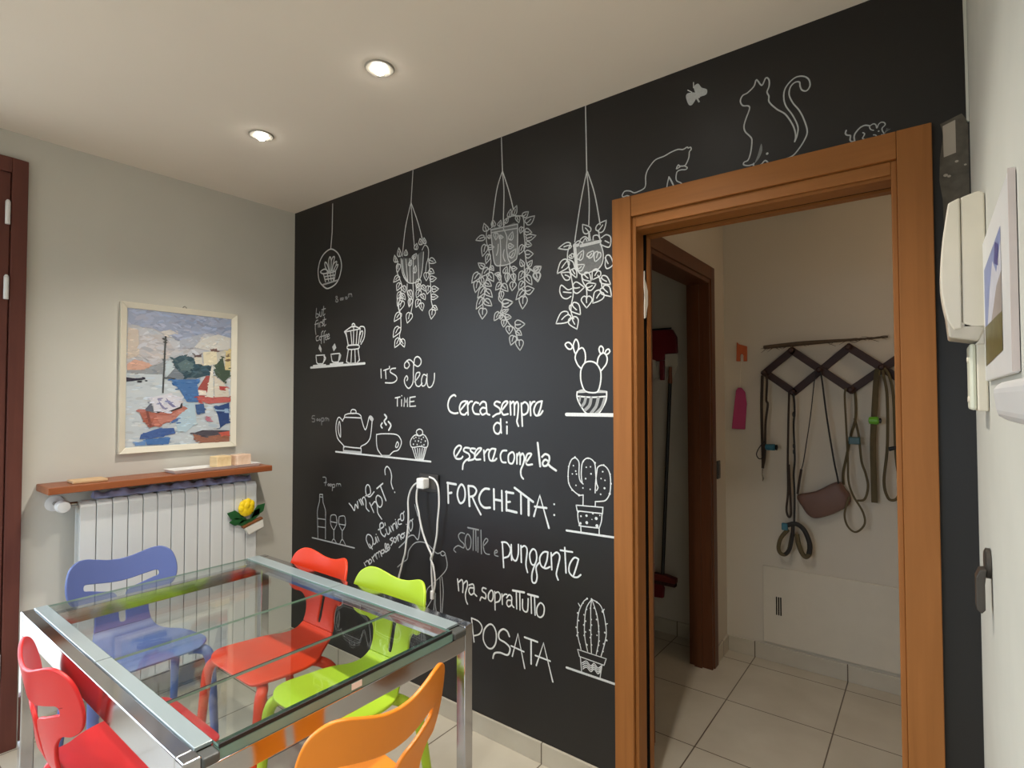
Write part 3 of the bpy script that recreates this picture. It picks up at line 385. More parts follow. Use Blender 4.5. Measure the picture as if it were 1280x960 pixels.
["ribbed_cactus_drawing","chalk drawing of a tall ribbed cactus in a pot with wavy stripes",0.8,[["p",1.0,3.6,[1975,488,1961,535,1959,575,1966,625,1985,666,2002,683]],["p",1.0,3.5,[2003,488,1991,539,1991,599,1999,649,2021,684]],["p",1.0,3.5,[2019,487,2017,546,2017,605,2017,653,2021,684]],["p",1.0,3.5,[2039,487,2049,534,2050,582,2042,635,2022,684]],["p",1.0,3.5,[2059,486,2075,541,2081,582,2073,635,2060,667,2043,679,2022,684]],["d",1.0,3.6,[2002,683]],["d",1.0,3.6,[2021,685]],["d",1.0,2.8,[1985,663]],["d",1.0,2.8,[1970,649]],["d",1.0,3.7,[1961,620]],["d",1.0,2.8,[1965,593]],["d",1.0,3.2,[1954,565]],["d",1.0,2.4,[1963,548]],["d",1.0,3.6,[1958,535]],["d",1.0,2.8,[1970,506]],["d",1.0,3.2,[1999,643]],["d",1.0,2.8,[1988,620]],["d",1.0,3.2,[1995,598]],["d",1.0,3.2,[1987,582]],["d",1.0,3.2,[1994,558]],["d",1.0,2.8,[1988,543]],["d",1.0,3.6,[2000,512]],["d",1.0,3.2,[2016,650]],["d",1.0,2.8,[2019,610]],["d",1.0,3.2,[2020,590]],["d",1.0,3.2,[2012,569]],["d",1.0,2.4,[2020,555]],["d",1.0,2.8,[2014,542]],["d",1.0,2.8,[2020,517]],["d",1.0,3.2,[2032,655]],["d",1.0,3.2,[2041,635]],["d",1.0,2.8,[2041,615]],["d",1.0,2.8,[2050,594]],["d",1.0,3.6,[2050,573]],["d",1.0,2.8,[2043,558]],["d",1.0,2.8,[2052,540]],["d",1.0,3.2,[2049,524]],["d",1.0,2.8,[2045,502]],["d",1.0,3.6,[2043,679]],["d",1.0,4.7,[2067,650]],["d",1.0,3.5,[2079,608]],["d",1.0,3.5,[2075,576]],["d",1.0,3.5,[2082,550]],["d",1.0,3.1,[2070,534]],["d",1.0,3.1,[2067,506]],["s",1.0,3.6,[1970,649,1964,657]],["s",1.0,3.5,[2067,650,2073,660]],["s",1.0,3.5,[2080,608,2086,611]],["s",1.0,3.6,[1960,484,2080,483,2071,457,1968,460,1960,484]],["s",1.0,3.6,[1972,457,1977,406]],["s",1.0,3.5,[2063,457,2054,405]],["p",1.0,3.6,[1979,439,1998,451,2016,439,2030,452,2046,440,2060,452]],["p",1.0,3.6,[1981,433,1998,444,2016,432,2030,445,2046,433,2059,445]],["p",1.0,3.6,[1982,425,1998,436,2016,425,2030,438,2045,426,2058,437]],["p",1.0,3.6,[1983,418,1998,429,2016,418,2030,431,2045,419,2056,430]],["s",1.0,8.3,[1911,402,2115,403]]]],
["crouching_cat_drawing","chalk outline of a small cat crouching on the door frame",0.72,[["p",1.0,4.1,[2186,2157,2175,2164,2159,2163,2156,2171,2166,2182,2186,2178,2202,2168,2219,2169,2240,2175,2246,2189,2246,2213,2251,2232,2264,2250,2284,2266,2314,2270,2339,2277,2363,2280,2381,2275,2395,2279,2399,2275,2407,2275,2409,2267,2403,2261,2401,2243,2394,2227,2386,2218,2370,2221,2364,2226,2358,2215,2370,2218]],["p",1.0,3.8,[2386,2217,2395,2209,2389,2204,2372,2207,2359,2202,2357,2176,2372,2163,2379,2154]],["p",1.0,3.9,[2323,2155,2325,2170,2331,2193]],["p",1.0,5.1,[2331,2193,2340,2176,2349,2154]]]],
["sitting_cat_drawing","chalk outline of a sitting cat with a tall curled tail",0.68,[["p",1.0,4.1,[2606,2166,2590,2165,2576,2171,2577,2179,2589,2183,2597,2205,2601,2238,2598,2253,2582,2275,2578,2294,2584,2316,2595,2344,2592,2355,2575,2362,2568,2379,2575,2394,2590,2398,2609,2412,2617,2430,2632,2407,2644,2426,2653,2417,2653,2397,2647,2381,2652,2366,2653,2347,2674,2318,2698,2294,2718,2254,2725,2222,2722,2203]],["p",1.0,3.9,[2722,2203,2729,2221,2731,2247,2718,2284,2700,2318,2694,2345,2697,2371,2711,2389,2729,2398,2749,2393,2762,2379,2765,2359,2756,2347,2744,2353,2739,2366,2737,2380,2724,2383,2712,2372,2709,2350,2719,2322,2735,2295,2747,2265,2756,2226,2749,2202,2732,2177,2714,2161,2687,2157]],["f",0.7,4.0,[2628,2224,2631,2202,2622,2181,2608,2167,2618,2192]],["p",1.0,4.1,[2606,2168,2606,2159,2625,2158,2639,2168,2649,2156]],["d",1.0,3.7,[2645,2188]]]],
["mouse_drawing","chalk outline of a little mouse on the door frame",0.65,[["p",1.0,3.9,[2855,2197,2853,2189,2857,2183,2865,2179,2864,2168,2867,2162,2875,2160]],["p",1.0,3.9,[2875,2161,2874,2174,2878,2184,2889,2195,2900,2198,2910,2194]],["p",1.0,2.9,[2920,2178,2914,2182,2911,2190,2914,2194,2921,2196,2926,2191,2928,2182,2932,2191,2938,2195,2945,2192,2947,2185,2940,2178,2941,2169,2945,2160,2938,2160]],["d",1.0,2.1,[2932,2172]],["p",1.0,3.0,[2895,2179,2899,2174,2896,2167,2894,2163,2899,2158]],["p",1.0,2.9,[2920,2165,2925,2163,2927,2158]],["p",0.5,1.7,[2946,2162,2954,2172]],["p",0.5,1.7,[2945,2164,2958,2170]],["p",0.5,1.7,[2945,2161,2951,2174]]]],
["butterfly_drawing","small filled white chalk butterfly above the cats",0.85,[["f",1.0,3.0,[2424,2456,2420,2477,2434,2483,2446,2465,2463,2453,2461,2437,2441,2436,2440,2433,2427,2436]],["f",1.0,3.0,[2424,2456,2399,2462,2393,2451,2402,2422,2414,2418,2427,2434,2432,2442]],["f",1.0,3.0,[2432,2438,2440,2419,2435,2418,2427,2434]],["p",1.0,2.7,[2419,2474,2419,2492]],["p",1.0,2.7,[2413,2461,2399,2473]]]],
["left_trailing_plant_drawing","chalk drawing of a hanging plant with four short trails, farthest left",0.8,[["s",1.0,4.8,[1042,2548,1029,2391]],["p",1.0,4.8,[1029,2391,989,2275,967,2136]],["p",1.0,4.8,[1029,2388,1043,2253,1054,2171]],["p",1.0,4.8,[1029,2391,1078,2283,1111,2191]],["f",0.3,4.8,[957,2126,968,2054,999,2008,1040,1992,1089,2002,1109,2048,1118,2132,1069,2126,1019,2117]],["p",1.0,4.8,[957,2126,968,2054,999,2008,1040,1992,1089,2002,1109,2048,1118,2132]],["p",1.0,4.8,[967,2118,978,2053,1007,2003]],["p",1.0,4.8,[993,2117,1007,2006]],["p",1.0,4.7,[1021,2116,1025,2001]],["p",1.0,4.7,[1047,2126,1047,1994]],["p",1.0,4.7,[1079,2124,1086,2003]],["p",1.0,4.6,[1108,2144,1128,2164,1150,2143,1151,2103,1138,2071,1133,2037]],["l",1.0,4.8,[946,2140,952,2137,958,2143,958,2152,951,2166,941,2182,934,2168,930,2155,933,2145,940,2138]],["p",1.0,4.8,[946,2139,946,2149,943,2163]],["l",1.0,4.8,[919,2116,926,2113,930,2118,928,2126,920,2137,909,2150,905,2137,903,2127,907,2119,914,2114]],["p",1.0,4.8,[920,2114,918,2123,914,2134]],["l",1.0,4.8,[993,2137,999,2135,1004,2138,1005,2144,1001,2153,993,2164,985,2156,981,2148,982,2141,987,2136]],["p",1.0,4.8,[993,2136,994,2143,993,2152]],["l",1.0,4.7,[1064,2155,1070,2152,1076,2154,1079,2161,1076,2170,1071,2182,1060,2175,1053,2168,1053,2161,1058,2155]],["p",1.0,4.7,[1064,2154,1067,2161,1068,2170]],["l",1.0,4.7,[1100,2172,1106,2170,1111,2174,1111,2181,1104,2191,1093,2202,1088,2192,1085,2183,1088,2175,1095,2171]],["p",1.0,4.7,[1100,2171,1100,2179,1097,2188]],["l",1.0,4.6,[1128,2172,1132,2170,1136,2174,1135,2181,1129,2190,1121,2201,1117,2191,1116,2182,1118,2175,1124,2171]],["p",1.0,4.6,[1128,2171,1127,2178,1124,2187]],["l",1.0,4.7,[1045,2113,1048,2109,1056,2109,1063,2113,1066,2122,1069,2133,1054,2130,1043,2126,1038,2121,1039,2115]],["p",1.0,4.7,[1044,2113,1051,2117,1058,2124]],["l",1.0,4.7,[1020,2083,1023,2079,1030,2081,1035,2086,1035,2096,1034,2107,1022,2101,1014,2095,1011,2089,1014,2083]],["p",1.0,4.7,[1019,2082,1024,2088,1027,2096]],["l",1.0,4.7,[1055,2043,1059,2040,1065,2043,1069,2050,1068,2061,1064,2075,1054,2065,1047,2056,1046,2048,1049,2042]],["p",1.0,4.7,[1055,2042,1058,2050,1060,2060]],["p",1.0,4.6,[1152,2096,1162,2027,1167,1959,1172,1891,1182,1863]],["l",1.0,4.6,[1161,2087,1155,2083,1158,2075,1167,2070,1183,2068,1202,2069,1192,2083,1181,2093,1170,2096,1161,2093]],["p",1.0,4.6,[1159,2088,1169,2082,1183,2077]],["l",1.0,4.6,[1157,2037,1151,2033,1153,2026,1160,2021,1174,2020,1191,2021,1184,2034,1176,2043,1167,2046,1158,2043]],["p",1.0,4.6,[1155,2038,1164,2033,1175,2028]],["l",1.0,4.6,[1164,1996,1162,1990,1169,1984,1180,1982,1192,1986,1206,1994,1189,2003,1175,2009,1166,2008,1160,2002]],["p",1.0,4.6,[1162,1996,1173,1994,1186,1995]],["l",1.0,4.6,[1178,1947,1176,1941,1182,1934,1192,1931,1205,1935,1221,1942,1205,1952,1192,1959,1182,1959,1176,1954]],["p",1.0,4.6,[1177,1947,1188,1945,1201,1944]],["l",1.0,4.6,[1174,1911,1171,1905,1177,1898,1188,1896,1201,1899,1217,1906,1201,1916,1188,1922,1177,1922,1171,1917]],["p",1.0,4.6,[1172,1911,1183,1908,1197,1908]],["l",1.0,4.5,[1183,1862,1177,1859,1177,1853,1184,1848,1196,1846,1213,1845,1207,1857,1201,1865,1193,1868,1185,1867]],["p",1.0,4.5,[1182,1863,1189,1858,1199,1853]],["l",1.0,4.5,[1181,1848,1173,1852,1162,1848,1157,1839,1162,1823,1171,1805,1187,1818,1198,1829,1199,1840,1191,1848]],["p",1.0,4.5,[1182,1850,1177,1839,1176,1825]],["l",1.0,4.6,[1138,2028,1130,2032,1122,2027,1121,2019,1127,2006,1138,1991,1149,2003,1155,2014,1154,2023,1146,2030]],["p",1.0,4.6,[1138,2030,1137,2020,1138,2008]],["l",1.0,4.6,[1155,1962,1148,1966,1139,1963,1134,1955,1137,1942,1143,1926,1158,1936,1168,1946,1169,1955,1163,1962]],["p",1.0,4.6,[1156,1963,1151,1954,1149,1943]],["l",1.0,4.6,[1110,1971,1104,1971,1103,1965,1108,1957,1121,1949,1138,1940,1135,1954,1131,1965,1123,1972,1114,1975]],["p",1.0,4.6,[1109,1973,1116,1964,1125,1955]],["p",1.0,4.8,[936,2115,925,2074,942,2036,963,1991,953,1943,942,1888,956,1844,959,1780,949,1739,964,1710]],["l",1.0,4.8,[941,2099,935,2103,927,2099,923,2090,925,2076,931,2059,943,2071,952,2082,953,2092,948,2099]],["p",1.0,4.8,[941,2100,937,2090,935,2078]],["l",1.0,4.8,[940,2039,936,2045,925,2046,914,2041,908,2030,902,2015,925,2018,941,2022,949,2028,948,2036]],["p",1.0,4.8,[941,2040,931,2035,920,2026]],["l",1.0,4.8,[951,2002,945,2007,934,2006,926,1999,926,1986,928,1969,947,1977,961,1984,965,1992,960,2000]],["p",1.0,4.8,[952,2003,945,1995,939,1985]],["l",1.0,4.8,[974,1985,966,1986,961,1981,963,1973,974,1963,989,1953,993,1965,994,1976,989,1984,980,1988]],["p",1.0,4.8,[973,1986,976,1978,982,1968]],["l",1.0,4.8,[957,1955,951,1961,941,1960,933,1955,930,1943,930,1928,949,1933,963,1939,968,1946,965,1953]],["p",1.0,4.8,[958,1956,950,1950,942,1941]],["l",1.0,4.8,[964,1948,957,1948,956,1941,961,1934,974,1926,991,1917,989,1931,985,1942,977,1949,968,1951]],["p",1.0,4.8,[963,1949,969,1941,979,1932]],["l",1.0,4.8,[957,1927,951,1932,939,1930,932,1923,930,1909,932,1892,952,1900,966,1909,970,1917,966,1926]],["p",1.0,4.8,[958,1928,950,1920,944,1908]],["l",1.0,4.8,[966,1911,957,1917,944,1913,937,1903,939,1886,946,1865,967,1878,981,1890,984,1902,977,1911]],["p",1.0,4.8,[966,1913,959,1902,955,1887]],["l",1.0,4.8,[951,1853,946,1860,932,1859,920,1851,913,1836,908,1816,935,1824,955,1832,963,1841,962,1851]],["p",1.0,4.8,[953,1855,941,1846,928,1834]],["l",1.0,4.8,[944,1783,938,1790,923,1788,910,1778,904,1760,901,1737,929,1748,950,1759,959,1771,956,1781]],["p",1.0,4.8,[946,1785,933,1774,921,1759]],["l",1.0,4.8,[945,1727,939,1733,926,1730,916,1721,913,1705,913,1685,937,1695,954,1706,960,1716,956,1726]],["p",1.0,4.8,[947,1728,937,1718,928,1704]],["l",1.0,4.8,[965,1722,956,1723,951,1716,954,1706,967,1695,985,1683,989,1699,989,1712,983,1721,972,1726]],["p",1.0,4.8,[964,1724,968,1713,976,1701]],["p",1.0,4.7,[1004,1993,1004,1951,1022,1907,1018,1880]],["l",1.0,4.7,[1020,1958,1013,1960,1009,1954,1011,1944,1022,1933,1037,1921,1040,1935,1040,1947,1035,1956,1026,1961]],["p",1.0,4.7,[1020,1960,1023,1950,1029,1938]],["l",1.0,4.7,[1030,1915,1024,1919,1015,1915,1011,1907,1013,1894,1018,1878,1031,1889,1041,1900,1042,1909,1037,1916]],["p",1.0,4.7,[1030,1917,1026,1907,1023,1896]],["p",1.0,4.7,[1045,1988,1048,1918,1030,1844]],["l",1.0,4.7,[1025,1846,1016,1852,1003,1848,997,1837,999,1820,1005,1800,1026,1813,1040,1825,1042,1837,1035,1846]],["p",1.0,4.7,[1025,1848,1019,1836,1014,1821]],["p",1.0,4.7,[1075,1984,1068,1957]],["l",1.0,4.7,[1089,2001,1082,2006,1072,2003,1066,1995,1066,1980,1070,1962,1087,1973,1100,1983,1102,1992,1097,2001]],["p",1.0,4.7,[1089,2002,1083,1993,1079,1980]],["l",1.0,4.6,[1091,1949,1085,1955,1074,1953,1068,1946,1067,1933,1070,1917,1088,1925,1101,1932,1104,1941,1099,1948]],["p",1.0,4.6,[1092,1951,1085,1943,1080,1932]],["l",1.0,4.6,[1110,1929,1103,1929,1100,1923,1103,1916,1115,1909,1131,1901,1132,1913,1131,1924,1124,1930,1115,1933]],["p",1.0,4.6,[1109,1930,1114,1923,1121,1914]],["l",1.0,4.6,[1087,1905,1081,1910,1070,1908,1064,1901,1064,1888,1067,1871,1085,1880,1097,1888,1100,1897,1096,1905]],["p",1.0,4.6,[1088,1907,1081,1898,1077,1887]],["l",1.0,4.6,[1102,1887,1094,1889,1088,1883,1089,1874,1098,1863,1112,1850,1118,1863,1122,1875,1118,1884,1109,1889]],["p",1.0,4.6,[1102,1888,1103,1879,1107,1867]],["l",1.0,4.7,[1081,1982,1074,1982,1071,1977,1075,1969,1086,1962,1101,1953,1101,1965,1099,1976,1093,1982,1085,1985]],["p",1.0,4.7,[1080,1983,1084,1975,1092,1967]]]],
